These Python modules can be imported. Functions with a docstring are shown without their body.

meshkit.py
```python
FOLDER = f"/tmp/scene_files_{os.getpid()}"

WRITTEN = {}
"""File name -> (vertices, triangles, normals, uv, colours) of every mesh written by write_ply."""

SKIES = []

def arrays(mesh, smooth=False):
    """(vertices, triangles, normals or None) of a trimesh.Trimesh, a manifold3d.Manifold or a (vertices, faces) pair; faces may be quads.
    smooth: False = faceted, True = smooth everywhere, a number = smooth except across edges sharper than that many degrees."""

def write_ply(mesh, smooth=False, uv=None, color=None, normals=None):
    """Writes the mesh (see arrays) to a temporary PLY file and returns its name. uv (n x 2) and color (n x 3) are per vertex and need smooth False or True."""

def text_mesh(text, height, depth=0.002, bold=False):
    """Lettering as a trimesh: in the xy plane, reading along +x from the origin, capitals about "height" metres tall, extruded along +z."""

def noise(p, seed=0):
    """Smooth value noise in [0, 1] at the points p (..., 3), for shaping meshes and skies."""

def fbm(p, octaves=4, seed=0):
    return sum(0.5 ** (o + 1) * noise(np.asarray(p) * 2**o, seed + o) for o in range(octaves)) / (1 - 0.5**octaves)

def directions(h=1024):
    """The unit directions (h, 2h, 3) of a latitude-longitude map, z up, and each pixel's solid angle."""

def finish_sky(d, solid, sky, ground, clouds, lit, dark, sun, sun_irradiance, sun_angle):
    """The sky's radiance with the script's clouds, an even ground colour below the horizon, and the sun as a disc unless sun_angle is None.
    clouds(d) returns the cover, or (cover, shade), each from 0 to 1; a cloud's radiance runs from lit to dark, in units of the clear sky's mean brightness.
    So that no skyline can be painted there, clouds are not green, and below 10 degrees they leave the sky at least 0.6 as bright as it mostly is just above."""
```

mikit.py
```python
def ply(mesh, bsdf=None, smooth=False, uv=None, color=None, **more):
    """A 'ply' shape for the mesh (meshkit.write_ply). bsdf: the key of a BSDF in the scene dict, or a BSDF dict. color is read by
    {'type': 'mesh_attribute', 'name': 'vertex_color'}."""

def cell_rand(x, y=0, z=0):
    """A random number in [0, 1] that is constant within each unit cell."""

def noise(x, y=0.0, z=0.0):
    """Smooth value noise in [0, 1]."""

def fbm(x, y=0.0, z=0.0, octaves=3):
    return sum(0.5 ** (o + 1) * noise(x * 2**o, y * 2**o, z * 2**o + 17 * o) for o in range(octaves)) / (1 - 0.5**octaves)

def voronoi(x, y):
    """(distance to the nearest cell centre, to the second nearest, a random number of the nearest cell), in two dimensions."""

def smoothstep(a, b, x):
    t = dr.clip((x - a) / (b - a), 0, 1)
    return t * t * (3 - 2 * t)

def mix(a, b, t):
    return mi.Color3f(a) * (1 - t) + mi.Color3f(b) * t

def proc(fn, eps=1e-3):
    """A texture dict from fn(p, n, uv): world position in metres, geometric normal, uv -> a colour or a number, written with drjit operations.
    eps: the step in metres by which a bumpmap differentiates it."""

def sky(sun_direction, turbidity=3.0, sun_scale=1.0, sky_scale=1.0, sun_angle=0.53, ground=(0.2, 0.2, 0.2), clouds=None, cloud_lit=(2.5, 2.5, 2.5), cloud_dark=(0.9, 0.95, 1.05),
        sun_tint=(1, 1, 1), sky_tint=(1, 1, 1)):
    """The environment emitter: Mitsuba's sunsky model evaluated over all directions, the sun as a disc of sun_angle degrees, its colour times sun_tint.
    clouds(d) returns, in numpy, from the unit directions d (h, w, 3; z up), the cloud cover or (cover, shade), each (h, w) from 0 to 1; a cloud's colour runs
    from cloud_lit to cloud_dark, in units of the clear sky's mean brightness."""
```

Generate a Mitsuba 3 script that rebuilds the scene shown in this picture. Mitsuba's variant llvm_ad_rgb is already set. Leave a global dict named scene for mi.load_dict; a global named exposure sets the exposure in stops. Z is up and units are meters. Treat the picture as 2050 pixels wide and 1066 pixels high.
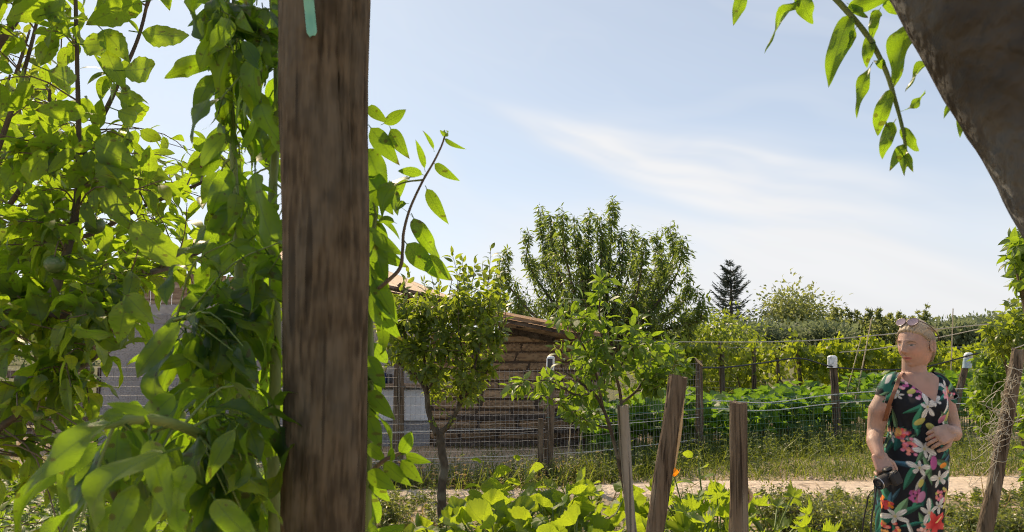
import math, numpy as np, trimesh, manifold3d, mitsuba as mi, drjit as dr, mikit, meshkit
from mikit import noise, fbm, cell_rand, smoothstep, mix, proc
T = mi.ScalarTransform4f

# ------------------------------------------------------------------ camera, sky, exposure
FOCAL, CX, CY, HORIZON, EYE = 1600.0, 1025.0, 533.0, 700.0, 1.5
PITCH = math.atan((HORIZON - CY) / FOCAL)
scene, labels = {}, {}
scene['view'] = {'type': 'thinlens', 'fov': math.degrees(2 * math.atan(CX / FOCAL)), 'fov_axis': 'x',
                 'aperture_radius': 0.0009, 'focus_distance': 4.6, 'near_clip': 0.05, 'far_clip': 6000.0,
                 'to_world': T().look_at(origin=[0, 0, EYE], target=[0, math.cos(PITCH), EYE + math.sin(PITCH)], up=[0, 0, 1])}
SUN_AZ, SUN_EL = math.radians(-28), math.radians(46)
SUN = np.array([math.sin(SUN_AZ) * math.cos(SUN_EL), math.cos(SUN_AZ) * math.cos(SUN_EL), math.sin(SUN_EL)])


def cirrus(d):
    """Thin streaky cirrus, thicker low in the sky towards the south-east, from noise on the direction."""
    az = np.degrees(np.arctan2(d[..., 0], d[..., 1]))
    el = np.degrees(np.arcsin(np.clip(d[..., 2], -1, 1)))
    a = az * 0.96 - el * 0.28                       # along the streaks
    b = az * 0.28 + el * 0.96
    warp = meshkit.fbm(np.stack([a * 0.05, b * 0.10, a * 0], -1), 3, seed=5) - 0.5
    streak = meshkit.fbm(np.stack([a * 0.07 + warp * 2.2, b * 0.26 + warp * 4.5, a * 0 + 3.1], -1), 5, seed=11)
    fine = meshkit.fbm(np.stack([a * 0.12 + warp * 2, b * 0.9 + warp * 4, a * 0 + 7.7], -1), 4, seed=21)
    # the main tongue of cloud: from az 2, el 17 down to az 22, el 11 widening to the right
    line = el - (16.6 - 0.27 * (az - 1.0)) + 4.0 * warp
    wide = np.where(line > 0, 0.9 + 0.03 * np.clip(az, 0, 30), 1.6 + 0.16 * np.clip(az, 0, 30))
    tongue = np.exp(-(line / wide) ** 2) * np.clip((az + 2) / 9, 0, 1) * np.clip((30 - az) / 12, 0, 1)
    low = np.clip((13 - el) / 11, 0, 1) ** 1.2 * (0.55 + 0.35 * np.clip((az + 4) / 14, 0, 1))
    cover = 0.32 + 0.22 * np.clip((streak - 0.50) * 2.5, 0, 1) + tongue * (0.30 + 1.05 * np.clip((streak * 0.5 + fine * 0.5 - 0.36) * 2.6, 0, 1)) + low * (0.75 + 0.6 * (streak - 0.3))
    return np.clip(cover, 0, 0.93), np.clip(0.35 - 0.6 * (fine - 0.4) + 0.2 * low, 0, 1) * 0.5


scene['sky'] = mikit.sky(SUN.tolist(), turbidity=3.2, clouds=cirrus, cloud_lit=(2.45, 2.43, 2.42), cloud_dark=(1.62, 1.66, 1.74),
                         sky_tint=(1.07, 1.0, 0.95), sun_tint=(1.0, 0.95, 0.86), ground=(0.16, 0.16, 0.10))
exposure = 2.15

# ------------------------------------------------------------------ helpers
def P(px, py, d):
    """World point on the ray of a photograph pixel at the forward distance d (metres)."""
    xc, yc = (px - CX) / FOCAL, -(py - CY) / FOCAL
    y = math.cos(PITCH) - yc * math.sin(PITCH)
    z = math.sin(PITCH) + yc * math.cos(PITCH)
    return np.array([xc / y * d, d, EYE + z / y * d])


def G(px, d):
    """Ground point below a pixel column at the forward distance d."""
    return np.array([(px - CX) / FOCAL * d * 1.0, d, ground_z((px - CX) / FOCAL * d, d)])


def project(p):
    p = np.atleast_2d(p) - [0, 0, EYE]
    f = p[:, 1] * math.cos(PITCH) + p[:, 2] * math.sin(PITCH)
    u = -p[:, 1] * math.sin(PITCH) + p[:, 2] * math.cos(PITCH)
    f = np.maximum(f, 0.05)
    return np.stack([CX + FOCAL * p[:, 0] / f, CY - FOCAL * u / f, f], 1)


def ground_z(x, y):
    p = np.stack(np.broadcast_arrays(np.asarray(x, float) * 0.35, np.asarray(y, float) * 0.35, 0.0), -1)
    return 0.10 * (meshkit.fbm(p, 3, seed=3) - 0.5)


def unit(v):
    v = np.asarray(v, float)
    return v / (np.linalg.norm(v, axis=-1, keepdims=True) + 1e-12)


USED = {}


def numbered(name):
    n = USED.get(name, -1) + 1
    USED[name] = n
    return name if n == 0 else f'{name}_{n:03d}'


def thing(name, label, cat, group=None):
    key = numbered(name)
    labels[key] = {'label': label, 'category': cat}
    if group:
        labels[key]['group'] = group
    return key


def part(parent, name, shape, label=None, kind=None):
    key = numbered(f'{parent}__{name}')
    scene[key] = shape
    if label or kind:
        labels[key] = {**({'label': label} if label else {}), **({'kind': kind} if kind else {})}
    return key


def solo(name, shape, label, cat=None, group=None, kind=None):
    key = numbered(name)
    scene[key] = shape
    labels[key] = {'label': label, **({'category': cat} if cat else {}), **({'group': group} if group else {}), **({'kind': kind} if kind else {})}
    return key


def mat4(base, ydir, normal, s=1.0, sx=1.0):
    y = unit(ydir)
    n = np.asarray(normal, float)
    z = unit(n - y * np.dot(n, y))
    x = np.cross(y, z)
    m = np.eye(4)
    m[:3, 0], m[:3, 1], m[:3, 2], m[:3, 3] = x * s * sx, y * s, z * s, base
    return m


def bake(variants, mats, which):
    """One mesh (v, f, uv) of all the copies. variants: list of (v, f, uv)."""
    vs, fs, us, at = [], [], [], 0
    mats, which = np.asarray(mats), np.asarray(which)
    for k, (v, f, uv) in enumerate(variants):
        m = mats[which == k]
        if not len(m):
            continue
        vs.append((np.einsum('kij,nj->kni', m[:, :3, :3], v) + m[:, None, :3, 3]).reshape(-1, 3))
        fs.append((f[None] + (np.arange(len(m)) * len(v))[:, None, None]).reshape(-1, 3) + at)
        us.append(np.tile(uv, (len(m), 1)))
        at += len(m) * len(v)
    return np.vstack(vs), np.vstack(fs), np.vstack(us)


def bake_ply(variants, mats, which, bsdf):
    v, f, uv = bake(variants, mats, which)
    return mikit.ply((v, f), bsdf, smooth=True, uv=uv)


def curve(pts, n=None):
    """Catmull-Rom through the points."""
    p = np.asarray(pts, float)
    if len(p) < 3:
        t = np.linspace(0, 1, n or 5)[:, None]
        return p[0] * (1 - t) + p[-1] * t
    q = np.vstack([2 * p[0] - p[1], p, 2 * p[-1] - p[-2]])
    n = n or 5 * (len(p) - 1) + 1
    out = []
    for s in np.linspace(0, len(p) - 1 - 1e-9, n):
        i, t = int(s), s - int(s)
        a, b, c, d = q[i], q[i + 1], q[i + 2], q[i + 3]
        out.append(0.5 * (2 * b + (c - a) * t + (2 * a - 5 * b + 4 * c - d) * t * t + (3 * b - a - 3 * c + d) * t ** 3))
    return np.array(out)


def tube(pts, radii, sides=7, cap=True, bump=0.0, seed=0, flat=1.0):
    """A tapered tube along a polyline as (v, f)."""
    p = np.asarray(pts, float)
    n = len(p)
    r = np.broadcast_to(np.asarray(radii, float), (n,)) if np.ndim(radii) == 0 or len(radii) == n else np.interp(np.linspace(0, 1, n), np.linspace(0, 1, len(radii)), radii)
    t = unit(np.gradient(p, axis=0))
    ref = np.array([0.3, 1.0, 0.1]) if abs(np.mean(t[:, 2])) > 0.7 else np.array([0, 0, 1.0])
    a = unit(np.cross(t, ref))
    b = np.cross(t, a)
    ang = np.arange(sides) * 2 * np.pi / sides
    rr = np.repeat(r[:, None], sides, 1)
    if bump:
        rng = np.random.default_rng(seed)
        q = np.stack([np.cos(ang)[None] * 1.5 + 0 * rr, np.sin(ang)[None] * 1.5 + 0 * rr, np.arange(n)[:, None] * 0.35 + 0 * rr], -1) + rng.uniform(0, 50)
        rr = rr * (1 + bump * 2 * (meshkit.fbm(q, 2, seed=seed) - 0.5))
    v = p[:, None] + rr[..., None] * (np.cos(ang)[None, :, None] * a[:, None] + flat * np.sin(ang)[None, :, None] * b[:, None])
    i, j = np.meshgrid(np.arange(n - 1), np.arange(sides), indexing='ij')
    q = np.stack([i * sides + j, i * sides + (j + 1) % sides, (i + 1) * sides + (j + 1) % sides, (i + 1) * sides + j], -1).reshape(-1, 4)
    v = v.reshape(-1, 3)
    f = np.vstack([q[:, [0, 2, 1]], q[:, [0, 3, 2]]])
    if cap:
        v = np.vstack([v, p[:1], p[-1:]])
        k = np.arange(sides)
        f = np.vstack([f, np.stack([k, (k + 1) % sides, k * 0 + n * sides], 1), np.stack([(n - 1) * sides + (k + 1) % sides, (n - 1) * sides + k, k * 0 + n * sides + 1], 1)])
    return v, f


def join(meshes):
    vs, fs, at = [], [], 0
    for v, f in meshes:
        vs.append(v); fs.append(np.asarray(f) + at); at += len(v)
    return np.vstack(vs), np.vstack(fs)


def box(x0, x1, y0, y1, z0, z1, bevel=0.0):
    if bevel:
        r = bevel
        c = manifold3d.Manifold.cube([x1 - x0 - 2 * r, y1 - y0 - 2 * r, z1 - z0 - 2 * r]).translate([x0 + r, y0 + r, z0 + r])
        pts = np.array(c.to_mesh().vert_properties)
        out = []
        for p in pts:
            for k in range(3):
                for s in (-1, 1):
                    q = p.copy(); q[k] += s * r; out.append(q)
        m = manifold3d.Manifold.hull_points(np.array(out)).to_mesh()
        return np.array(m.vert_properties[:, :3], float), np.array(m.tri_verts)
    m = trimesh.creation.box(bounds=[[x0, y0, z0], [x1, y1, z1]])
    return np.array(m.vertices), np.array(m.faces)


def in_poly(pt, poly):
    x, y = pt
    c, j = False, len(poly) - 1
    for i in range(len(poly)):
        (xi, yi), (xj, yj) = poly[i], poly[j]
        if (yi > y) != (yj > y) and x < (xj - xi) * (y - yi) / (yj - yi) + xi:
            c = not c
        j = i
    return c


def sample_poly(poly, n, rng):
    lo, hi = np.min(poly, 0), np.max(poly, 0)
    out = []
    while len(out) < n:
        q = rng.uniform(lo, hi)
        if in_poly(q, poly):
            out.append(q)
    return out


# ------------------------------------------------------------------ leaf shapes, unit length along +y, face up +z
def leaf_shape(w=0.5, nl=8, nh=2, prof='ovate', fold=0.35, curl=0.6, wave=0.03, serr=0.0, seed=0, pet=0.15, twist=0.0):
    rng = np.random.default_rng(seed)
    u = np.linspace(0, 1, nl + 1)
    if prof == 'ovate':
        h = np.sin(np.pi * u ** 0.72) ** 0.85 * (1 - 0.25 * u ** 3)
    elif prof == 'lance':
        h = np.sin(np.pi * u ** 0.8) ** 1.1
    else:  # heart
        h = np.sin(np.pi * np.clip(0.16 + 0.84 * u, 0, 1) ** 0.9) ** 0.9 * np.where(u < 0.02, 0.35, 1)
    h = h * w * 0.5
    h[-1] = 0
    ang = curl * (u ** 1.2)
    du = 1.0 / nl
    y = np.concatenate([[0], np.cumsum(np.cos((ang[1:] + ang[:-1]) / 2)) * du])
    z = np.concatenate([[0], -np.cumsum(np.sin((ang[1:] + ang[:-1]) / 2)) * du])
    vv = np.linspace(-1, 1, 2 * nh + 1)
    ph = rng.uniform(0, 6, 2)
    V, UV = [], []
    for i in range(nl + 1):
        tooth = 1 + (serr * (1 if i % 2 else -1) if 0 < i < nl else 0)
        for t in vv:
            s = abs(t)
            hw = h[i] * (tooth if s > 0.99 else 1)
            up = hw * s * math.sin(fold) - hw * 0.35 * s * s + wave * s * s * math.sin(u[i] * 9 + ph[int(t > 0)] + (2 if t > 0 else 0)) * (h[i] / (w * 0.5 + 1e-9))
            x = hw * t * math.cos(fold)
            tw = twist * u[i]
            x, up = x * math.cos(tw) - up * math.sin(tw), x * math.sin(tw) + up * math.cos(tw)
            V.append([x, y[i] + up * math.sin(ang[i]), z[i] + up * math.cos(ang[i])])
            UV.append([u[i], t * 0.5 + 0.5])
    m = 2 * nh + 1
    F = []
    for i in range(nl):
        for j in range(m - 1):
            a, b, c, d = i * m + j, i * m + j + 1, (i + 1) * m + j + 1, (i + 1) * m + j
            F += [[a, b, c], [a, c, d]] if i < nl - 1 or j < nh else [[a, b, c], [a, c, d]]
    if pet:
        k = len(V)
        for q, yy in ((0.012, -pet), (0.012, 0.02)):
            for e in range(3):
                V.append([q * math.cos(e * 2.1), yy, q * math.sin(e * 2.1) - (0.10 * pet if yy < 0 else 0)])
                UV.append([0.0, 0.5])
        for e in range(3):
            a, b = k + e, k + (e + 1) % 3
            F += [[a, b, b + 3], [a, b + 3, a + 3]]
    V, F = np.array(V), np.array(F)
    ar = np.linalg.norm(np.cross(V[F[:, 1]] - V[F[:, 0]], V[F[:, 2]] - V[F[:, 0]]), axis=1)
    return V, F[ar > 1e-10], np.array(UV)


def palm_leaf(lobes=5, depth=0.25, teeth=0.06, nt=30, cup=0.25, seed=0, rings=2, notch=0.35):
    """A palmate leaf about 1 across, petiole joint at the origin, tip towards +y; folded along its main veins."""
    rng = np.random.default_rng(seed)
    th = np.linspace(-math.pi + notch, math.pi - notch, nt)
    lob = np.cos(th * lobes)
    r = 0.53 * (1 - depth * 0.5 + depth * 0.5 * np.sign(lob) * np.abs(lob) ** 0.7) * (0.84 + 0.16 * np.cos(th))
    r *= 1 + teeth * np.where(np.arange(nt) % 2, 1, -1) + rng.uniform(-0.025, 0.025, nt)
    V, UV, F = [[0, 0, -0.03]], [[0, 0.5]], []
    ph, droop = rng.uniform(0, 6), rng.uniform(0.1, 0.5)
    for k in range(1, rings + 1):
        q = (k / rings) ** 0.8
        z = cup * (r * q) ** 2 * 1.6 - 0.045 * q * lob + 0.05 * q * q * np.sin(th * 3 + ph) - droop * np.clip(q - 0.6, 0, 1) ** 2 * (1 + np.sin(th + ph))
        for t, rr, zz in zip(th, r, z):
            V.append([rr * q * math.sin(t), rr * q * math.cos(t), zz])
            UV.append([q, t / (2 * math.pi) + 0.5])
    for i in range(nt - 1):
        F.append([0, 1 + i + 1, 1 + i])
        for k in range(rings - 1):
            a, b = 1 + k * nt + i, 1 + k * nt + i + 1
            F += [[a, b, b + nt], [a, b + nt, a + nt]]
    F = np.array(F)
    V = np.array(V)
    n = np.cross(V[F[:, 1]] - V[F[:, 0]], V[F[:, 2]] - V[F[:, 0]])
    F[n[:, 2] < 0] = F[n[:, 2] < 0][:, ::-1]
    return V, F, np.array(UV)


def tiny_leaf(w=0.5, fold=0.3, curl=0.3):
    """Two folded faces, for leaves a few pixels long."""
    V = np.array([[0, 0, 0], [-w / 2, 0.45, 0.5 * w * math.sin(fold)], [w / 2, 0.45, 0.5 * w * math.sin(fold)], [0, 1.0, -curl * 0.4], [0, 0.5, 0]])
    F = np.array([[0, 4, 1], [0, 2, 4], [4, 3, 1], [4, 2, 3]])
    return V, F, np.array([[0, 0.5], [0.45, 0], [0.45, 1], [1, 0.5], [0.5, 0.5]])


def tri_leaf(w=0.5, curl=0.3):
    V = np.array([[0, 0, 0], [-w / 2, 0.5, 0.05], [w / 2, 0.5, -0.03], [0, 1.0, -curl * 0.4]])
    return V, np.array([[0, 2, 1], [1, 2, 3]]), np.array([[0, 0.5], [0.5, 0], [0.5, 1], [1, 0.5]])
# ------------------------------------------------------------------ materials
def rgb(c):
    return {'type': 'rgb', 'value': list(map(float, c))}


def leaf_material(key, refl, trans, weight=0.5, rough=0.42, vein=0.35, scale=9.0, spec=0.5, yellow=None, palm=0, spots=0.0):
    """Leaf blade: a reflecting side and light that comes through it; paler veins and patchy hue."""
    def vary(p):
        return noise(p.x * scale, p.y * scale, p.z * scale)

    def ribs(uv):
        if palm:
            ray = dr.abs(dr.sin((uv.y - 0.5) * math.pi * palm)) * (0.15 + uv.x)
            sec = dr.abs(dr.sin((uv.x * 7 + dr.abs(dr.cos((uv.y - 0.5) * math.pi * palm)) * 1.5) * math.pi))
            return dr.maximum(1 - smoothstep(0.02, 0.10, ray), (1 - smoothstep(0.0, 0.25, sec)) * 0.4)
        side = dr.abs(uv.y - 0.5) * 2
        mid = 1 - smoothstep(0.03, 0.09, side)
        q = dr.abs(dr.sin((uv.x * 8 - side * 2.2) * math.pi))
        return dr.maximum(mid, (1 - smoothstep(0.0, 0.22, q)) * 0.45 * smoothstep(1.0, 0.6, side))

    warm = yellow or (1.35, 1.18, 0.8)
    r0, r1 = tuple(x * 0.75 for x in refl), tuple(x * w for x, w in zip(refl, warm))
    t0, t1 = tuple(x * 0.82 for x in trans), tuple(x * min(w, 1.25) for x, w in zip(trans, warm))
    pale = tuple(x * 1.2 + 0.02 for x in refl)

    def blight(p, uv):
        return smoothstep(0.80, 0.86, noise(p.x * 130, p.y * 130, p.z * 130)) * spots + smoothstep(0.93, 1.02, uv.x + 0.35 * (noise(p.x * 35, p.y * 35, p.z * 35) - 0.55)) * 0.8

    def f_refl(p, n, uv):
        c = mix(r0, r1, vary(p))
        c = c + mi.Color3f(pale) * (ribs(uv) * vein) if vein else c
        return mix(c, (0.10, 0.06, 0.03), blight(p, uv)) if spots else c

    def f_trans(p, n, uv):
        c = mix(t0, t1, vary(p))
        c = c * (1 - 0.28 * ribs(uv)) if vein else c
        return mix(c, (0.10, 0.055, 0.015), blight(p, uv)) if spots else c

    scene[key] = {'type': 'blendbsdf', 'weight': float(weight),
                  'bsdf_a': {'type': 'twosided', 'bsdf': {'type': 'principled', 'base_color': proc(f_refl), 'roughness': float(rough), 'specular': float(spec)}},
                  'bsdf_b': {'type': 'principledthin', 'base_color': proc(f_trans), 'roughness': 0.5, 'diff_trans': 2.0, 'spec_trans': 0.0, 'eta': 1.3}}


def surface(key, fn, rough=0.8, spec=0.3, bump=None, bump_scale=0.004, eps=1e-3, metallic=0.0, **more):
    b = {'type': 'principled', 'base_color': proc(fn) if callable(fn) else rgb(fn), 'roughness': float(rough), 'specular': float(spec), 'metallic': float(metallic), **more}
    b = {'type': 'twosided', 'bsdf': b}
    if bump:
        b = {'type': 'bumpmap', 'arbitrary': proc(bump, eps), 'scale': float(bump_scale), 'bsdf': b}
    scene[key] = b


leaf_material('leaf_apple', (0.021, 0.054, 0.020), (0.36, 0.55, 0.020), 0.55, 0.42, spots=0.6)
leaf_material('leaf_shrub', (0.016, 0.048, 0.024), (0.30, 0.51, 0.018), 0.53, 0.38, spots=0.6)
leaf_material('leaf_pear', (0.050, 0.095, 0.035), (0.36, 0.47, 0.035), 0.52, 0.40, vein=0)
leaf_material('leaf_sapling', (0.052, 0.105, 0.028), (0.29, 0.45, 0.026), 0.50, 0.45)
leaf_material('leaf_peach', (0.062, 0.108, 0.042), (0.30, 0.42, 0.060), 0.45, 0.45, vein=0, scale=3.0)
leaf_material('leaf_squash', (0.060, 0.125, 0.028), (0.40, 0.54, 0.028), 0.55, 0.55, palm=5)
leaf_material('leaf_crop', (0.048, 0.115, 0.036), (0.24, 0.44, 0.03), 0.46, 0.52, palm=5)
leaf_material('leaf_grape', (0.065, 0.115, 0.024), (0.42, 0.53, 0.024), 0.51, 0.48, vein=0, scale=2.0)
leaf_material('leaf_weed', (0.060, 0.100, 0.030), (0.26, 0.33, 0.040), 0.45, 0.5, vein=0, scale=4.0)
leaf_material('leaf_gloss', (0.090, 0.120, 0.055), (0.30, 0.36, 0.06), 0.42, 0.28, vein=0, scale=6.0)
leaf_material('leaf_far', (0.105, 0.145, 0.080), (0.38, 0.44, 0.13), 0.48, 0.6, vein=0, scale=0.7)  # this and leaf_willow: colour paled to stand in for distance haze
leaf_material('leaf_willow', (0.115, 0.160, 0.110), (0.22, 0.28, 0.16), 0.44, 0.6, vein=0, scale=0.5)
leaf_material('leaf_dry', (0.34, 0.27, 0.15), (0.36, 0.28, 0.12), 0.4, 0.7, vein=0, scale=5.0)
leaf_material('petal_orange', (0.75, 0.30, 0.02), (0.9, 0.35, 0.02), 0.4, 0.5, vein=0.1)
surface('needles', lambda p, n, uv: mix((0.040, 0.058, 0.046), (0.080, 0.105, 0.080), noise(p.x * 2, p.y * 2, p.z * 2)), 0.7)


def wood_fn(dark, mid, pale, f=60.0, along=3.0, crack=0.62):
    def fn(p, n, uv):
        s = fbm(p.x * f, p.y * f, p.z * along, 4)
        g = fbm(p.x * f * 0.28, p.y * f * 0.28, p.z * along * 0.45 + 4.0, 3)
        c = mix(mix(dark, mid, smoothstep(0.25, 0.62, s)), pale, smoothstep(0.48, 0.8, g))
        k = noise(p.x * f * 1.6, p.y * f * 1.6, p.z * along * 0.5 + 9.0)
        return c * (1 - 0.55 * smoothstep(crack, crack + 0.2, k))
    return fn


def wood_bump(f=60.0, along=3.0):
    return lambda p, n, uv: fbm(p.x * f * 1.6, p.y * f * 1.6, p.z * along * 0.8, 3)


def post_colour(p, n, uv):
    grain = fbm(p.x * 200, p.y * 200, p.z * 22.0, 3)
    blot = fbm(p.x * 45, p.y * 45, p.z * 38.0, 3)
    grey = fbm(p.x * 18, p.y * 18, p.z * 7.0 + 5.0, 3)
    c = mix((0.054, 0.041, 0.026), (0.138, 0.106, 0.068), smoothstep(0.3, 0.7, grain * 0.6 + blot * 0.4))
    c = mix(c, (0.128, 0.114, 0.088), smoothstep(0.44, 0.66, grey) * 0.45)
    line = noise(p.x * 95, p.y * 95, p.z * 5.0 + 2.0)
    knot = smoothstep(0.82, 0.92, noise(p.x * 40 + 4.0, p.y * 40, p.z * 22.0))
    return c * (1 - 0.5 * smoothstep(0.74, 0.84, line)) * (1 - 0.25 * knot)


surface('post_wood', post_colour, 0.9, 0.2, lambda p, n, uv: fbm(p.x * 190, p.y * 190, p.z * 24.0, 3) * 0.8 + fbm(p.x * 50, p.y * 50, p.z * 40.0, 3) * 0.35, 0.009)
surface('stake_wood', wood_fn((0.060, 0.044, 0.030), (0.145, 0.112, 0.080), (0.25, 0.215, 0.165), 80.0, 4.0), 0.88, 0.2, wood_bump(80.0, 4.0), 0.012, 2e-3)
surface('grey_wood', wood_fn((0.13, 0.115, 0.095), (0.24, 0.21, 0.175), (0.36, 0.33, 0.28), 45.0, 2.0), 0.9, 0.2)
surface('raw_wood', lambda p, n, uv: mix((0.42, 0.29, 0.15), (0.60, 0.45, 0.26), fbm(p.x * 90, p.y * 90, p.z * 90, 2)), 0.85)
surface('bark', lambda p, n, uv: mix(mix((0.045, 0.035, 0.027), (0.13, 0.105, 0.08), fbm(p.x * 45, p.y * 45, p.z * 22, 3)), (0.17, 0.16, 0.125), smoothstep(0.55, 0.8, noise(p.x * 14, p.y * 14, p.z * 11)) * 0.7), 0.9, 0.2,
        lambda p, n, uv: fbm(p.x * 60, p.y * 60, p.z * 26, 3), 0.008, 2e-3)
surface('bark_near', lambda p, n, uv: mix(mix((0.036, 0.033, 0.029), (0.090, 0.084, 0.074), fbm(p.x * 38, p.y * 38, p.z * 38, 4)), (0.13, 0.135, 0.135), smoothstep(0.48, 0.72, fbm(p.x * 9, p.y * 9, p.z * 9, 2)) * 0.55), 0.92, 0.15,
        lambda p, n, uv: fbm(p.x * 45, p.y * 45, p.z * 45, 4), 0.022, 2e-3)
surface('twig', lambda p, n, uv: mix((0.075, 0.055, 0.040), (0.19, 0.145, 0.10), noise(p.x * 40, p.y * 40, p.z * 40)), 0.7, 0.3)
surface('green_stem', lambda p, n, uv: mix((0.10, 0.16, 0.04), (0.21, 0.26, 0.08), noise(p.x * 30, p.y * 30, p.z * 30)), 0.55, 0.4)


def soil(p, n, uv):
    big = fbm(p.x * 0.55, p.y * 0.55, 0.0, 4)
    fine = fbm(p.x * 14, p.y * 14, 2.0, 3)
    c = mix((0.27, 0.205, 0.14), (0.47, 0.385, 0.285), big * 0.6 + fine * 0.4)
    green = smoothstep(0.50, 0.64, fbm(p.x * 0.9 + 7, p.y * 0.9, 5.0, 3))
    far = smoothstep(16.0, 24.0, p.y)
    return mix(c, (0.10, 0.115, 0.045), dr.maximum(green * 0.35, far * 0.8))


surface('soil', soil, 0.95, 0.1, lambda p, n, uv: fbm(p.x * 18, p.y * 18, 0.0, 4), 0.05, 6e-3)
surface('path_soil', lambda p, n, uv: mix(mix((0.42, 0.335, 0.25), (0.60, 0.51, 0.41), fbm(p.x * 1.6, p.y * 3.0, 0.0, 4)), (0.26, 0.20, 0.14), smoothstep(0.60, 0.75, fbm(p.x * 9, p.y * 16, 3.0, 3)) * 0.7), 0.95, 0.1,
        lambda p, n, uv: fbm(p.x * 22, p.y * 30, 0.0, 3), 0.03, 6e-3)
surface('block', lambda p, n, uv: mix(mix((0.20, 0.20, 0.215), (0.34, 0.34, 0.35), fbm(p.x * 2.2, p.z * 2.6, 1.0, 3)), (0.16, 0.155, 0.155), smoothstep(0.55, 0.75, noise(p.x * 55, p.y * 55, p.z * 55)) * 0.5), 0.95, 0.1)
surface('mortar', lambda p, n, uv: mix((0.27, 0.27, 0.28), (0.38, 0.38, 0.38), noise(p.x * 20, p.y * 20, p.z * 20)), 0.95, 0.1)
surface('tuff', lambda p, n, uv: mix(mix((0.24, 0.155, 0.09), (0.46, 0.325, 0.20), fbm(p.x * 3.5, p.y * 3.0, p.z * 11.0, 4)), (0.14, 0.09, 0.055), smoothstep(0.5, 0.72, noise(p.x * 30, p.y * 30, p.z * 30)) * 0.6), 0.95, 0.1)
surface('dark_joint', (0.085, 0.062, 0.045), 0.95, 0.1)
surface('dark_wood', wood_fn((0.035, 0.027, 0.022), (0.085, 0.066, 0.052), (0.15, 0.12, 0.10), 30.0, 30.0), 0.85)
surface('fascia', wood_fn((0.16, 0.11, 0.075), (0.28, 0.21, 0.15), (0.38, 0.31, 0.24), 6.0, 50.0), 0.85)
surface('pale_panel', lambda p, n, uv: mix((0.42, 0.47, 0.48), (0.60, 0.64, 0.64), fbm(p.x * 1.8, p.y, p.z * 0.9, 3)), 0.6, 0.3)
surface('white_paint', lambda p, n, uv: mix((0.55, 0.57, 0.60), (0.72, 0.73, 0.74), fbm(p.x * 4, p.y, p.z * 3, 3)), 0.6, 0.3)
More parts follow.
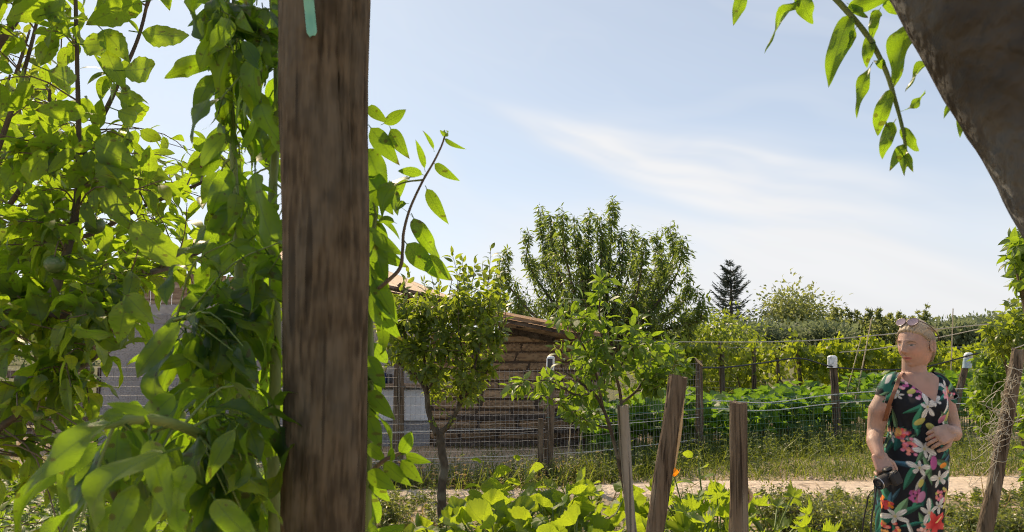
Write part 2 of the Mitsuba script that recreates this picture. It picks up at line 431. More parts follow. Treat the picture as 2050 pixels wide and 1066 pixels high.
scene['roof_sheet'] = {'type': 'blendbsdf', 'weight': 0.62,
                       'bsdf_a': {'type': 'twosided', 'bsdf': {'type': 'principled', 'base_color': rgb((0.62, 0.53, 0.43)), 'roughness': 0.5}},
                       'bsdf_b': {'type': 'principledthin', 'base_color': proc(lambda p, n, uv: mix((0.80, 0.62, 0.46), (0.92, 0.80, 0.66), fbm(p.x * 1.5, p.y * 4, 0.0, 3))), 'roughness': 0.5, 'diff_trans': 2.0, 'eta': 1.3}}
surface('steel', (0.36, 0.36, 0.36), 0.6, 0.4, metallic=0.3)
surface('white_wire', (0.66, 0.66, 0.64), 0.5, 0.4)
surface('green_wire', (0.10, 0.22, 0.19), 0.5, 0.4)
surface('black_pipe', (0.025, 0.025, 0.028), 0.45, 0.5)
surface('twine', lambda p, n, uv: mix((0.42, 0.38, 0.29), (0.62, 0.58, 0.48), noise(p.x * 50, p.y * 50, p.z * 50)), 0.9, 0.1)
surface('cane', lambda p, n, uv: mix((0.36, 0.29, 0.18), (0.55, 0.47, 0.33), noise(p.x * 12, p.y * 12, p.z * 9)), 0.7, 0.3)
surface('bottle_white', lambda p, n, uv: mix((0.70, 0.74, 0.76), (0.36, 0.36, 0.33), smoothstep(0.45, 0.8, fbm(p.x * 22, p.y * 22, p.z * 16, 3))), 0.35, 0.5)
surface('bottle_blue', (0.36, 0.47, 0.52), 0.25, 0.5)
surface('net_cloth', (0.58, 0.60, 0.56), 0.9, 0.1)
surface('teal_tape', lambda p, n, uv: mix((0.14, 0.38, 0.27), (0.22, 0.50, 0.36), noise(p.x * 60, p.y * 60, p.z * 60)), 0.4, 0.5)
surface('apple_skin', lambda p, n, uv: mix(mix((0.060, 0.11, 0.03), (0.11, 0.165, 0.05), noise(p.x * 25, p.y * 25, p.z * 25)), (0.18, 0.20, 0.10), smoothstep(0.72, 0.85, noise(p.x * 260, p.y * 260, p.z * 260)) * 0.6), 0.38, 0.5)
surface('apple_eye', (0.035, 0.028, 0.020), 0.9)
surface('jar_blue', (0.02, 0.035, 0.16), 0.2, 0.6)
surface('jar_dark', (0.03, 0.035, 0.05), 0.25, 0.6)
surface('jar_glass', (0.42, 0.50, 0.50), 0.15, 0.6)
surface('leather', lambda p, n, uv: mix((0.16, 0.065, 0.035), (0.25, 0.115, 0.07), noise(p.x * 40, p.y * 40, p.z * 40)), 0.5, 0.4)
surface('camera_black', (0.018, 0.018, 0.020), 0.4, 0.5)
surface('camera_rubber', (0.030, 0.030, 0.032), 0.75, 0.3)
surface('lens_glass', (0.02, 0.022, 0.035), 0.06, 0.8)
surface('lens_ring', (0.45, 0.45, 0.46), 0.3, 0.5, metallic=0.7)
surface('frame_plastic', (0.10, 0.06, 0.05), 0.25, 0.6)
surface('shade_lens', (0.22, 0.17, 0.21), 0.05, 0.9)
for key, rough, spec, extra in (('cloth_print', 0.75, 0.25, {'sheen': 0.2}), ('skin', 0.55, 0.35, {}), ('hair', 0.55, 0.4, {})):
    scene[key] = {'type': 'twosided', 'bsdf': {'type': 'principled', 'base_color': {'type': 'mesh_attribute', 'name': 'vertex_color'}, 'roughness': rough, 'specular': spec, **extra}}
# ------------------------------------------------------------------ ground, path
def path_mid(x):
    return 8.62 + 0.07 * np.asarray(x) + 0.12 * np.sin(np.asarray(x) * 0.9 + 1.0)


def path_half(x):
    return 0.38 + 0.06 * np.clip(np.asarray(x) - 1.0, 0, 5)


def make_ground():
    xs = np.unique(np.concatenate([np.linspace(-12, 14, 200), np.geomspace(14, 900, 22), -np.geomspace(12, 900, 22)]))
    ys = np.unique(np.concatenate([[-60, -20, -8, -3], np.linspace(-1, 22, 210), np.geomspace(22, 1500, 28)]))
    X, Y = np.meshgrid(xs, ys)
    Z = ground_z(X, Y)
    fine = meshkit.fbm(np.stack([X * 4.2, Y * 4.2, 0 * X], -1), 3, seed=8) - 0.5
    Z = Z + 0.035 * fine * (np.abs(X) < 13) * (Y < 21)
    n, m = X.shape
    i, j = np.meshgrid(np.arange(n - 1), np.arange(m - 1), indexing='ij')
    q = np.stack([i * m + j, i * m + j + 1, (i + 1) * m + j + 1, (i + 1) * m + j], -1).reshape(-1, 4)
    solo('ground', mikit.ply((np.stack([X, Y, Z], -1).reshape(-1, 3), q), 'soil', smooth=True), 'dry brown garden soil with green patches', kind='structure')
    # the trodden path, a sheet lying on the soil with ragged edges
    xs = np.linspace(-2.3, 12, 200)
    ts = np.linspace(-1, 1, 13)
    half = path_half(xs) * np.clip((xs + 2.32) / 0.7, 0, 1) ** 0.5 + 0.12 * (meshkit.noise(np.stack([xs * 1.3, xs * 0, xs * 0], -1), 4) - 0.5) * 2
    X, Tt = np.meshgrid(xs, ts, indexing='ij')
    edge = 0.10 * (meshkit.noise(np.stack([X * 5, Tt * 2, X * 0], -1), 9) - 0.5)
    Y = path_mid(X) + Tt * half[:, None] + edge
    Z = ground_z(X, Y) + 0.022 * (1 - Tt ** 2) + 0.012 - 0.035 * np.abs(Tt) ** 6 + 0.012 * (meshkit.fbm(np.stack([X * 5, Y * 7, X * 0], -1), 3, seed=6) - 0.5)
    n, m = X.shape
    i, j = np.meshgrid(np.arange(n - 1), np.arange(m - 1), indexing='ij')
    q = np.stack([i * m + j, (i + 1) * m + j, (i + 1) * m + j + 1, i * m + j + 1], -1).reshape(-1, 4)
    solo('path', mikit.ply((np.stack([X, Y, Z], -1).reshape(-1, 3), q), 'path_soil', smooth=True), 'pale trodden dirt path crossing the garden', kind='structure')


make_ground()

# ------------------------------------------------------------------ shed: grey block wall, rough stone wall, sheet roof
SHED_Y = 12.5


def sx(px, d=SHED_Y):
    return P(px, 700, d)[0]


def sz(py, d=SHED_Y):
    return P(1025, py, d)[2]


def make_shed():
    rng = np.random.default_rng(77)
    k = thing('shed', 'low garden shed of grey blocks and rough brown stone under a pale sheet roof', 'shed')
    x0, xm, x1 = sx(205), sx(862), sx(1199)
    y = SHED_Y
    # grey block wall: a mortar slab with blocks standing 8 mm proud
    top = sz(610)
    part(k, 'block_wall', mikit.ply(box(x0, xm, y + 0.008, y + 0.2, -0.2, top), 'mortar'), 'grey block wall in the shade')
    w_, h_ = 0.385, 0.148
    shapes = [mikit.ply(box(-w_ / 2, w_ / 2, 0, 0.10, 0, h_ - 0.011, 0.004), 'block') for _ in range(1)]
    count = 0
    z, row = -0.02, 0
    opening = (sx(738), sx(862), sz(765), top)
    while z + h_ < top:
        x = x0 + (w_ + 0.012) * (0.5 if row % 2 else 0.0)
        while x < xm:
            a, b = x, min(x + w_, xm)
            if b - a > 0.08 and not (b > opening[0] and z + h_ > opening[2] - 0.25):
                s = (b - a) / w_
                part(f'{k}__block_wall', 'block', {**shapes[0], 'to_world': T().translate([(a + b) / 2, y + float(rng.uniform(-0.004, 0.003)), z]).scale([s, 1, 1])})
                count += 1
            x += w_ + 0.012
        if row % 2:
            a, b = x0, x0 + (w_ + 0.012) * 0.5 - 0.012
            part(f'{k}__block_wall', 'block', {**shapes[0], 'to_world': T().translate([(a + b) / 2, y, z]).scale([(b - a) / w_, 1, 1])})
        z += h_
        row += 1
    # brown stone wall in uneven courses
    top2 = sz(672)
    part(k, 'stone_wall', mikit.ply(box(xm, x1, y + 0.02, y + 0.4, -0.2, top2 + 0.04), 'dark_joint'), 'wall of rough brown stone courses')
    variants = []
    for s in range(6):
        g = trimesh.creation.box(extents=[1, 0.16, 1])
        for _ in range(4):
            g = g.subdivide() if _ < 3 else g
        v = np.array(g.vertices)
        r = np.maximum(np.abs(v[:, 0]), np.abs(v[:, 2])) * 2
        v[:, 1] -= 0.055 * (meshkit.fbm(np.stack([v[:, 0] * 7, v[:, 1], v[:, 2] * 3.0], -1) + s * 9, 3, seed=s) - 0.35) * (v[:, 1] < -0.01)
        v[:, 1] += 0.04 * np.clip((r - 0.86) / 0.14, 0, 1) ** 2 * (v[:, 1] < 0)
        v[:, 2] *= 1 - 0.04 * meshkit.noise(v * [5, 0, 5] + s, s)
        variants.append(mikit.ply((v, np.array(g.faces)), 'tuff', smooth=40))
    z = -0.06
    courses = [0.17, 0.15, 0.165, 0.14, 0.17, 0.15, 0.13, 0.15, 0.14, 0.155, 0.14, 0.15]
    for c in courses:
        if z + 0.06 > top2:
            break
        c = min(c, top2 - z)
        x = xm - float(rng.uniform(0, 0.3))
        while x < x1:
            L = float(rng.uniform(0.45, 1.05))
            a, b = max(x, xm), min(x + L, x1)
            if b - a > 0.05:
                part(f'{k}__stone_wall', 'stone', {**variants[rng.integers(6)], 'to_world': T().translate([(a + b) / 2, y + 0.075 + float(rng.uniform(-0.012, 0.012)), z + c / 2]).scale([b - a - 0.012, 1, c - float(rng.uniform(0.012, 0.026))])})
            x += L
        z += c
    # side wall of the stone part (seen only from the right)
    part(k, 'side_wall', mikit.ply(box(x1 - 0.3, x1 - 0.004, y + 0.4, y + 3.5, -0.2, sz(668)), 'tuff'))
    # dark beam under the lean-to eave, with rafter ends
    for a, b, za, zb, th in ((1000, 1112, 651, 676, 0.15),):
        part(k, 'beam', mikit.ply(tube([P(a, za, y - 0.06), P(b, zb, y - 0.06)], 0.09, 4), 'dark_wood'))
    # fascia boards of the lean-to and its underside planks
    def plank(pa, pb, pc, pd, thick, mat, name, label=None):
        q = np.array([pa, pb, pc, pd])
        n = unit(np.cross(q[1] - q[0], q[3] - q[0]))
        v = np.vstack([q, q + n * thick])
        f = np.array([[0, 2, 1], [0, 3, 2], [4, 5, 6], [4, 6, 7], [0, 1, 5], [0, 5, 4], [1, 2, 6], [1, 6, 5], [2, 3, 7], [2, 7, 6], [3, 0, 4], [3, 4, 7]])
        return part(k, name, mikit.ply((v, f), mat), label)
    yf = y - 0.75
    A, B = P(880, 604, yf), P(1203, 668, yf)
    down = np.array([0, 0, -0.055])
    plank(A, B, B + down, A + down, 0.03, 'fascia', 'fascia_board')
    A2, B2 = A + [0, 0.05, -0.06], B + [0, 0.05, -0.06]
    plank(A2, B2, B2 + down * 1.0, A2 + down * 1.0, 0.025, 'dark_wood', 'fascia_board')
    A3, B3 = A2 + [0, 0.10, -0.055], B2 + [0, 0.10, -0.055]
    for i in range(4):
        o0, o1 = np.array([0, 0.15 * i, -0.012 * i]), np.array([0, 0.15 * i + 0.14, -0.012 * i - 0.011])
        plank(A3 + o0, A3 + o1, B3 + o1, B3 + o0, 0.012, 'fascia', 'soffit_plank')
    # dark purlin end seen below the soffit
    q = P(1045, 648, yf + 0.3)
    part(k, 'rafter_end', mikit.ply(box(q[0] - 0.09, q[0] + 0.09, q[1] - 0.14, y, q[2] - 0.07, q[2] + 0.02, 0.01), 'dark_wood'))
    # roof cover of the lean-to
    C, D = A + [0, 3.8, 0.02], B + [0, 3.8, 0.02]
    plank(A + [0, -0.04, 0.006], B + [0, -0.04, 0.006], D, C, 0.03, 'roof_sheet', 'roof')
    # higher roof of corrugated translucent sheets on rafters, falling to the right
    def roof_pt(px, t):
        """t 0 = front edge, 1 = back"""
        py = float(np.interp(px, [370, 700, 895], [478, 512, 592]))
        f_ = P(px, py, 11.0)
        b_ = np.array([f_[0], 14.4, f_[2] - 0.27])
        return f_ * (1 - t) + b_ * t
    pxs = np.linspace(370, 895, 8)
    for a, b in zip(pxs[:-1], pxs[1:]):
        nu, nv = 40, 12
        s = np.linspace(0, 1, nv)
        v = []
        for i in range(nv):
            for j in range(nu):
                t = j / (nu - 1)
                q = roof_pt(a + (b - a) * s[i] * 1.02, t)
                v.append(q + [0, 0, 0.018 * math.sin(t * 3.4 / 0.15 * 2 * math.pi * 0.5)])
        v = np.array(v)
        i, j = np.meshgrid(np.arange(nv - 1), np.arange(nu - 1), indexing='ij')
        q = np.stack([i * nu + j, i * nu + j + 1, (i + 1) * nu + j + 1, (i + 1) * nu + j], -1).reshape(-1, 4)
        part(k, 'roof_sheet', mikit.ply((v, q), 'roof_sheet', smooth=True))
    for t in (0.02, 0.22, 0.42, 0.62, 0.86):
        a, b = roof_pt(372, t), roof_pt(892, t)
        part(k, 'roof_batten', mikit.ply(tube([a - [0, 0, 0.06], b - [0, 0, 0.06]], 0.035, 4), 'dark_wood'))
    for px in (520, 660, 800, 880):
        a, b = roof_pt(px, 0.02) - [0, 0, 0.12], roof_pt(px, 0.95) - [0, 0, 0.12]
        part(k, 'rafter', mikit.ply(tube([a, b], 0.045, 4), 'dark_wood'))
    # board gable between the wall tops and the roof
    for i in range(30):
        a = x0 + (xm - x0) * i / 30
        b = x0 + (xm - x0) * (i + 1) / 30 - 0.012
        pxm = CX + FOCAL * ((a + b) / 2) / y
        under = roof_pt(float(np.clip(pxm * 11.0 / y + CX * (1 - 11.0 / y), 372, 892)), (y - 11.0) / 3.4)[2] - 0.16
        if under > top + 0.03:
            part(k, 'gable_board', mikit.ply(box(a, b, y + 0.06, y + 0.085, top - 0.01, under, 0.004), 'fascia'))
    # pale panels of the bay to the right of the near post, shelf and posts
    part(k, 'upper_panel', mikit.ply(box(sx(715), sx(862), y + 0.03, y + 0.06, sz(768), sz(632)), 'pale_panel'), 'pale greenish panel above the shelf')
    part(k, 'lower_panel', mikit.ply(box(sx(735), sx(859), y - 0.05, y - 0.02, sz(842), sz(780), 0.004), 'white_paint'), 'whitish board below the shelf')
    part(k, 'shelf', mikit.ply(box(sx(735), sx(862), y - 0.20, y + 0.03, sz(775), sz(768), 0.004), 'fascia'))
    for px, tpy, r in ((795, 640, 0.055), (446, 640, 0.06)):
        x = sx(px, y - 0.3)
        part(k, 'post', mikit.ply(tube(curve([[x, y - 0.3, -0.1], [x + 0.01, y - 0.3, 1.0], [x - 0.005, y - 0.3, sz(tpy)]], 14), r, 8, bump=0.15), 'stake_wood'), 'brown wooden prop post')
    part(k, 'door_edge', mikit.ply(box(sx(205) - 0.05, sx(205) - 0.004, y - 0.02, y + 0.08, 0, sz(735)), 'dark_wood'))
    # concrete pillar and dark timbers left of the wall
    part(k, 'pillar', mikit.ply(box(sx(118), sx(170), y - 0.1, y + 0.25, -0.1, sz(735), 0.012), 'fascia'), 'pinkish concrete pillar')
    for i, py in enumerate((742, 765, 788, 812, 836, 858)):
        part(k, 'timber', mikit.ply(box(sx(20) - 0.2 * (i % 2), sx(116), y - 0.05 + 0.03 * (i % 3), y + 0.1, sz(py + 16), sz(py), 0.008), 'dark_wood'))
    # planks leaning low against the stone wall
    for i, (pa, pb, h) in enumerate(((872, 1190, 0.10), (880, 1150, 0.07), (900, 1195, 0.09))):
        z0 = 0.05 + 0.19 * i
        part(k, 'plank', mikit.ply(box(sx(pa), sx(pb), y - 0.30 + 0.05 * i, y - 0.26 + 0.05 * i, z0, z0 + h, 0.006), 'dark_wood'))
    return k


SHED = make_shed()
# jars on the shelf
prof = np.array([[0, 0], [0.045, 0], [0.05, 0.01], [0.05, 0.10], [0.035, 0.125], [0.035, 0.135], [0.04, 0.135], [0.04, 0.16], [0, 0.16]])
JAR = trimesh.creation.revolve(prof, sections=18)
for px, mat, s, lab in ((760, 'jar_glass', 0.95, 'pale glass jar at the left end of the shed shelf'), (771, 'jar_blue', 1.05, 'dark blue jar between two others on the shed shelf'), (783, 'jar_dark', 0.9, 'near black jar nearest the wooden prop post on the shed shelf')):
    v = np.array(JAR.vertices) * s + [sx(px), SHED_Y - 0.10, sz(768) + 0.001]
    solo('jar', mikit.ply((v, np.array(JAR.faces)), mat, smooth=35), lab, 'jar', group='jars on the shed shelf')

# ------------------------------------------------------------------ wire fence behind the path
FENCE = [(-9.5, 8.6), (-4.6, 8.7), (-1.25, 8.95), (0.39, 9.4), (2.49, 10.9), (5.04, 12.6), (7.6, 13.4), (12.0, 14.4)]


def fence_point(x):
    xs, ys = zip(*FENCE)
    return float(np.interp(x, xs, ys))


def make_fence():
    k = thing('wire_fence', 'welded wire fence on wooden posts behind the dirt path', 'fence')
    tops = {3: (1103, 735), 4: (1399, 722), 5: (1668, 735), 6: (1934, 730)}
    radius = {3: 0.052, 4: 0.050, 5: 0.062, 6: 0.058}
    heights = []
    for i, (x, y) in enumerate(FENCE):
        g = ground_z(x, y)
        if i in tops:
            t = P(*tops[i], y)
            if i == 6:
                foot = np.array([P(1884, 800, y)[0], y, g - 0.1])
            else:
                foot = np.array([x, y, g - 0.15])
        else:
            t, foot = np.array([x, y, 1.35]), np.array([x, y, g - 0.1])
        heights.append(t[2])
        r = radius.get(i, 0.05)
        mid = (foot + t) / 2 + [0.012, 0, 0]
        part(k, 'post', mikit.ply(tube(curve([foot, mid, t], 22), [r * 1.05, r, r * 0.92], 10, bump=0.16, seed=i), 'stake_wood'))
    # mesh in each bay: verticals 5 cm, horizontals 10 cm; one part of wires per bay
    for i in range(len(FENCE) - 1):
        a, b = np.array(FENCE[i]), np.array(FENCE[i + 1])
        L = np.linalg.norm(b - a)
        dirn = (b - a) / L
        nrm = np.array([-dirn[1], dirn[0]])
        low = i >= 4
        ztop = 0.85 if low else 1.30
        wires = []
        sag = lambda s: 0.03 * math.sin(s * 2.1 + i)
        n = int(L / (0.075 if low else 0.055))
        r = 0.0015
        rng = np.random.default_rng(i)
        for q in range(n + 1):
            s = L * q / n
            o = a + dirn * s - nrm * 0.06
            g = ground_z(*o)
            w = 0.012 * math.sin(q * 0.7)
            wires.append(tube([[o[0], o[1], g - 0.02], [o[0] + w, o[1], g + ztop * 0.5], [o[0], o[1], ztop + sag(s) * 0.6]], r, 3, cap=False))
        zs = np.arange(0.08, ztop + 0.01, 0.10 if not low else 0.09)
        for z in zs:
            ss = np.linspace(0, L, max(4, int(L / 0.25)))
            pts = [[*(a + dirn * s - nrm * 0.063), z + sag(s) * 0.5 * z + 0.5 * ground_z(*(a + dirn * s))] for s in ss]
            wires.append(tube(pts, r, 3, cap=False))
        part(k, 'wire_mesh', mikit.ply(join(wires), 'green_wire' if low else 'steel'), 'green coated wire mesh' if low else 'grey wire mesh', kind='stuff')
    # pale tension wires along the bays left of the second post
    def tension(z0, z1, i0, i1, r=0.0035, mat='white_wire', off=0.085, name='tension_wire', sag=0.02):
        pts = []
        m = 16
        xs_ = np.linspace(FENCE[i0][0], FENCE[i1][0], m)
        for q, x in enumerate(xs_):
            t = q / (m - 1)
            pts.append([x, fence_point(x) - off, z0 + (z1 - z0) * t - sag * math.sin(t * math.pi * (i1 - i0)) ** 2])
        part(k, name, mikit.ply(tube(pts, r, 5), mat))
    tension(0.62, 0.60, 0, 4)
    tension(0.56, 0.64, 0, 4, 0.0022, 'steel')
    tension(0.48, 0.55, 1, 3, 0.0022, 'steel')
    tension(0.30, 0.31, 0, 4)
    tension(0.32, 0.25, 1, 3, 0.0025, 'steel')
    tension(0.74, 0.70, 1, 3, 0.0018, 'steel')
    tension(0.07, 0.10, 0, 4, 0.0022, 'steel')
    tension(0.72, 0.74, 3, 7, 0.0028, 'green_wire')
    # the secondary stake beside the nearest post
    o = P(1082, 838, 9.30)
    part(k, 'prop_stake', mikit.ply(tube([[o[0], 9.30, -0.1], [o[0] - 0.005, 9.30, 0.3], o], 0.032, 8, bump=0.2, seed=3), 'stake_wood'), 'short stake beside the nearest fence post')
    # raw split at the top of the second post
    q = P(1397, 724, 10.88)
    part(k, 'split_tip', mikit.ply(tube([q + [-0.045, 0, 0.06], q + [0.0, -0.02, 0.0], q + [0.05, -0.05, -0.055]], [0.006, 0.016, 0.012], 5), 'raw_wood'))
    return k


make_fence()


def cap_bottle(px, py0, py1, d, w, label, kind, tilt=0.0):
    """An upturned plastic bottle pushed over a post top."""
    t = thing('plastic_bottle', label, 'plastic bottle', 'upturned bottles on the fence posts')
    a, b = P(px, py1, d), P(px + tilt, py0, d)
    h = b[2] - a[2]
    pr = np.array([[w * 0.50, 0], [w * 0.52, 0.02 * h], [w * 0.5, 0.1 * h], [w * 0.5, 0.82 * h], [w * 0.44, 0.93 * h], [w * 0.30, h * 0.99], [0, h]])
    m = trimesh.creation.revolve(pr, sections=20)
    v = np.array(m.vertices)
    v[:, :2] *= 1 + 0.10 * (meshkit.noise(np.stack([v[:, 0] * 40, v[:, 1] * 40, v[:, 2] * 18], -1), 3)[:, None] - 0.5)
    v[:, 0] += (b[0] - a[0]) * v[:, 2] / h
    part(t, 'shell', mikit.ply((v + a, np.array(m.faces)), 'bottle_white', smooth=40))
    if kind == 'window':
        lab = box(-w * 0.30, w * 0.30, -w * 0.56, -w * 0.50, 0.14 * h, 0.80 * h, 0.002)
        part(t, 'side_label', mikit.ply((lab[0] + a, lab[1]), 'jar_dark'), 'dark face inside a white rim')
    elif kind == 'blue':
        pr2 = np.array([[w * 0.525, -0.08 * h], [w * 0.53, 0.60 * h], [w * 0.505, 0.61 * h]])
        m2 = trimesh.creation.revolve(pr2, sections=20)
        v2 = np.array(m2.vertices)
        v2[:, 0] += (b[0] - a[0]) * v2[:, 2] / h
        part(t, 'lower_band', mikit.ply((v2 + a, np.array(m2.faces)), 'bottle_blue', smooth=40), 'blue grey lower band')


cap_bottle(1101, 713, 742, 9.38, 0.098, 'white bottle with a dark face on the fence post in front of the stone wall', 'window', 2)
cap_bottle(1666, 712, 737, 12.56, 0.150, 'plain white bottle on the upright fence post before the vine row', 'plain', 0)
cap_bottle(1936, 706, 735, 13.36, 0.135, 'white and blue bottle on the leaning fence post behind the woman', 'blue', 3)
# ------------------------------------------------------------------ trees and shrubs
class Plant:
    def __init__(self, name, label, cat, seed, group=None):
        self.key = thing(name, label, cat, group)
        self.rng = np.random.default_rng(seed)
        self.nodes, self.twigs, self.mats = [], [], []

    def branch(self, pts, radii, name='branch', mat='bark', sides=9, bump=0.12, n=None, attach=True, label=None):
        c = curve(pts, n or max(8, 6 * len(pts)))
        part(self.key, name, mikit.ply(tube(c, np.interp(np.linspace(0, 1, len(c)), np.linspace(0, 1, len(radii)), radii), sides, bump=bump, seed=len(self.nodes)), mat, smooth=True), label)
        if attach:
            self.nodes.append(c)
        return c

    def near(self, p, jitter=0.0):
        q = np.vstack(self.nodes)
        d = np.linalg.norm(q - p, axis=1) + np.maximum(0, q[:, 2] - p[2]) * 0.8
        d = d * (1 + self.rng.uniform(0, jitter, len(d)))
        return q[np.argmin(d)]

    def twig(self, p0, p1, n, L, r=0.0025, sag=0.0, droop=0.25, start=0.3, jit=0.25, keep=True, facing=None, upright=0.35, out=0.85):
        rng = self.rng
        p0, p1 = np.asarray(p0, float), np.asarray(p1, float)
        ln = np.linalg.norm(p1 - p0)
        mid = (p0 + p1) / 2 + rng.normal(0, 0.07, 3) * ln + [0, 0, sag * ln]
        c = curve([p0, mid, p1], 7)
        if keep:
            self.twigs.append(tube(c, [r, r * 0.5], 5, cap=False))
        seg = unit(np.gradient(c, axis=0))
        ang = rng.uniform(0, 6.28)
        for i in range(n):
            t = start + (1 - start) * (i + rng.uniform(0, 0.6)) / max(1, n - 0.4)
            t = min(t, 1.0)
            x = t * (len(c) - 1)
            a = int(min(x, len(c) - 2))
            q = c[a] + (c[a + 1] - c[a]) * (x - a)
            tg = seg[a]
            u = unit(np.cross(tg, [0.31, 0.2, 0.9]))
            w = np.cross(tg, u)
            ang += 2.4 + rng.normal(0, 0.3)
            rad = math.cos(ang) * u + math.sin(ang) * w
            last = t > 0.93
            y = unit(tg * (1.0 if last else upright) + rad * (0.35 if last else out) + [0, 0, -droop] + rng.normal(0, 0.15, 3))
            z = unit(np.array([0, 0, 0.75]) + rad * 0.15 + rng.normal(0, 0.45, 3) + (0 if facing is None else np.asarray(facing)))
            s = L * (1 + rng.uniform(-jit, jit)) * (0.75 if last else 1)
            self.mats.append((mat4(q + rad * 0.12 * s, y, z, s, rng.uniform(0.85, 1.12)), int(rng.integers(1 << 20))))

    def leaf(self, b, t, roll=0.0, wide=1.0, view=1.0, pick=None):
        """A leaf laid from b to t (world points); roll turns its face about its length."""
        y = np.asarray(t, float) - b
        L = np.linalg.norm(y)
        back = unit(np.array([0, 0, EYE]) - (np.asarray(b) + t) / 2)
        s = unit(np.cross(y, back))
        z = unit(np.cross(s, y))
        if z[2] < 0:            # top face upwards
            z = -z
        n = z * math.cos(roll) + s * math.sin(roll)
        self.mats.append((mat4(b, y, n, L / 0.94, wide), int(self.rng.integers(1 << 20)) if pick is None else pick))

    def finish(self, near_shapes, far_shapes, bsdf, most=300, least=10.0, twig_mat='twig', stuff='foliage'):
        if self.twigs:
            part(self.key, 'twigs', mikit.ply(join(self.twigs), twig_mat, smooth=True), kind='stuff')
        m = np.array([x[0] for x in self.mats])
        k = np.array([x[1] for x in self.mats])
        a, b = project(m[:, :3, 3]), project(m[:, :3, 3] + m[:, :3, 1])
        size = np.linalg.norm(m[:, :3, 1], axis=1) * FOCAL / a[:, 2]
        inside = (a[:, 0] > -60) & (a[:, 0] < 2110) & (a[:, 1] > -60) & (a[:, 1] < 1126) & (m[:, 1, 3] > 0.1)
        order = np.argsort(-np.where(inside, size, 0))
        chosen = [i for i in order[:most] if size[i] >= least and inside[i]] if most else []
        ply_ = [mikit.ply((v, f), bsdf, smooth=True, uv=uv) for v, f, uv in near_shapes] if chosen else []
        for i in chosen:
            part(self.key, 'leaf', {**ply_[k[i] % len(ply_)], 'to_world': T(m[i])})
        rest = np.setdiff1d(np.arange(len(m)), chosen)
        if len(rest):
            part(self.key, stuff, bake_ply(far_shapes, m[rest], k[rest] % len(far_shapes), bsdf), kind='stuff')


APPLE = [leaf_shape(0.52, 14, 2, 'ovate', f, c, w, 0.05, s, 0.22, tw) for f, c, w, s, tw in ((0.5, 0.7, 0.05, 1, 0.2), (0.35, 1.0, 0.07, 2, -0.3), (0.7, 0.35, 0.04, 3, 0.3), (0.25, 0.5, 0.08, 4, -0.1), (0.55, 1.3, 0.05, 5, 0.0), (0.3, 1.1, 0.13, 6, 0.5), (0.75, 0.2, 0.10, 7, -0.6), (0.4, 1.6, 0.09, 8, 0.3))]
APPLE_LOW = [leaf_shape(0.52, 7, 1, 'ovate', f, c, 0.0, 0.0, s, 0.15) for f, c, s in ((0.5, 0.7, 1), (0.35, 1.0, 2), (0.7, 0.35, 3))]
BROAD = [leaf_shape(0.38, 14, 2, 'ovate', f, c, w, 0.0, s, 0.12, tw) for f, c, w, s, tw in ((0.35, 0.8, 0.08, 11, 0.2), (0.5, 1.2, 0.06, 12, -0.3), (0.25, 0.5, 0.10, 13, 0.1), (0.6, 0.9, 0.05, 14, -0.1), (0.3, 1.5, 0.14, 15, 0.4), (0.7, 0.6, 0.12, 16, -0.6), (0.45, 1.8, 0.08, 17, 0.2))]
BROAD_LOW = [leaf_shape(0.44, 8, 1, 'ovate', f, c, 0.0, 0.0, s, 0.1) for f, c, s in ((0.35, 0.8, 11), (0.5, 1.2, 12), (0.6, 0.4, 13))]
MID = [leaf_shape(0.52, 5, 1, 'ovate', f, c, 0, 0, s, 0.12) for f, c, s in ((0.5, 0.6, 1), (0.7, 1.0, 2), (0.35, 0.3, 3))]
LANCE = [leaf_shape(0.26, 4, 1, 'lance', 0.4, c, 0, 0, s, 0) for c, s in ((0.5, 1), (1.0, 2))]
TINY = [tiny_leaf(0.5, 0.4, 0.4), tiny_leaf(0.42, 0.6, 0.9)]
TRI = [tri_leaf(0.5, 0.4), tri_leaf(0.35, 0.8)]


def pline(d, *pts):
    """Pixels (px, py) or (px, py, d) to world points."""
    return [P(p[0], p[1], p[2] if len(p) > 2 else d) for p in pts]


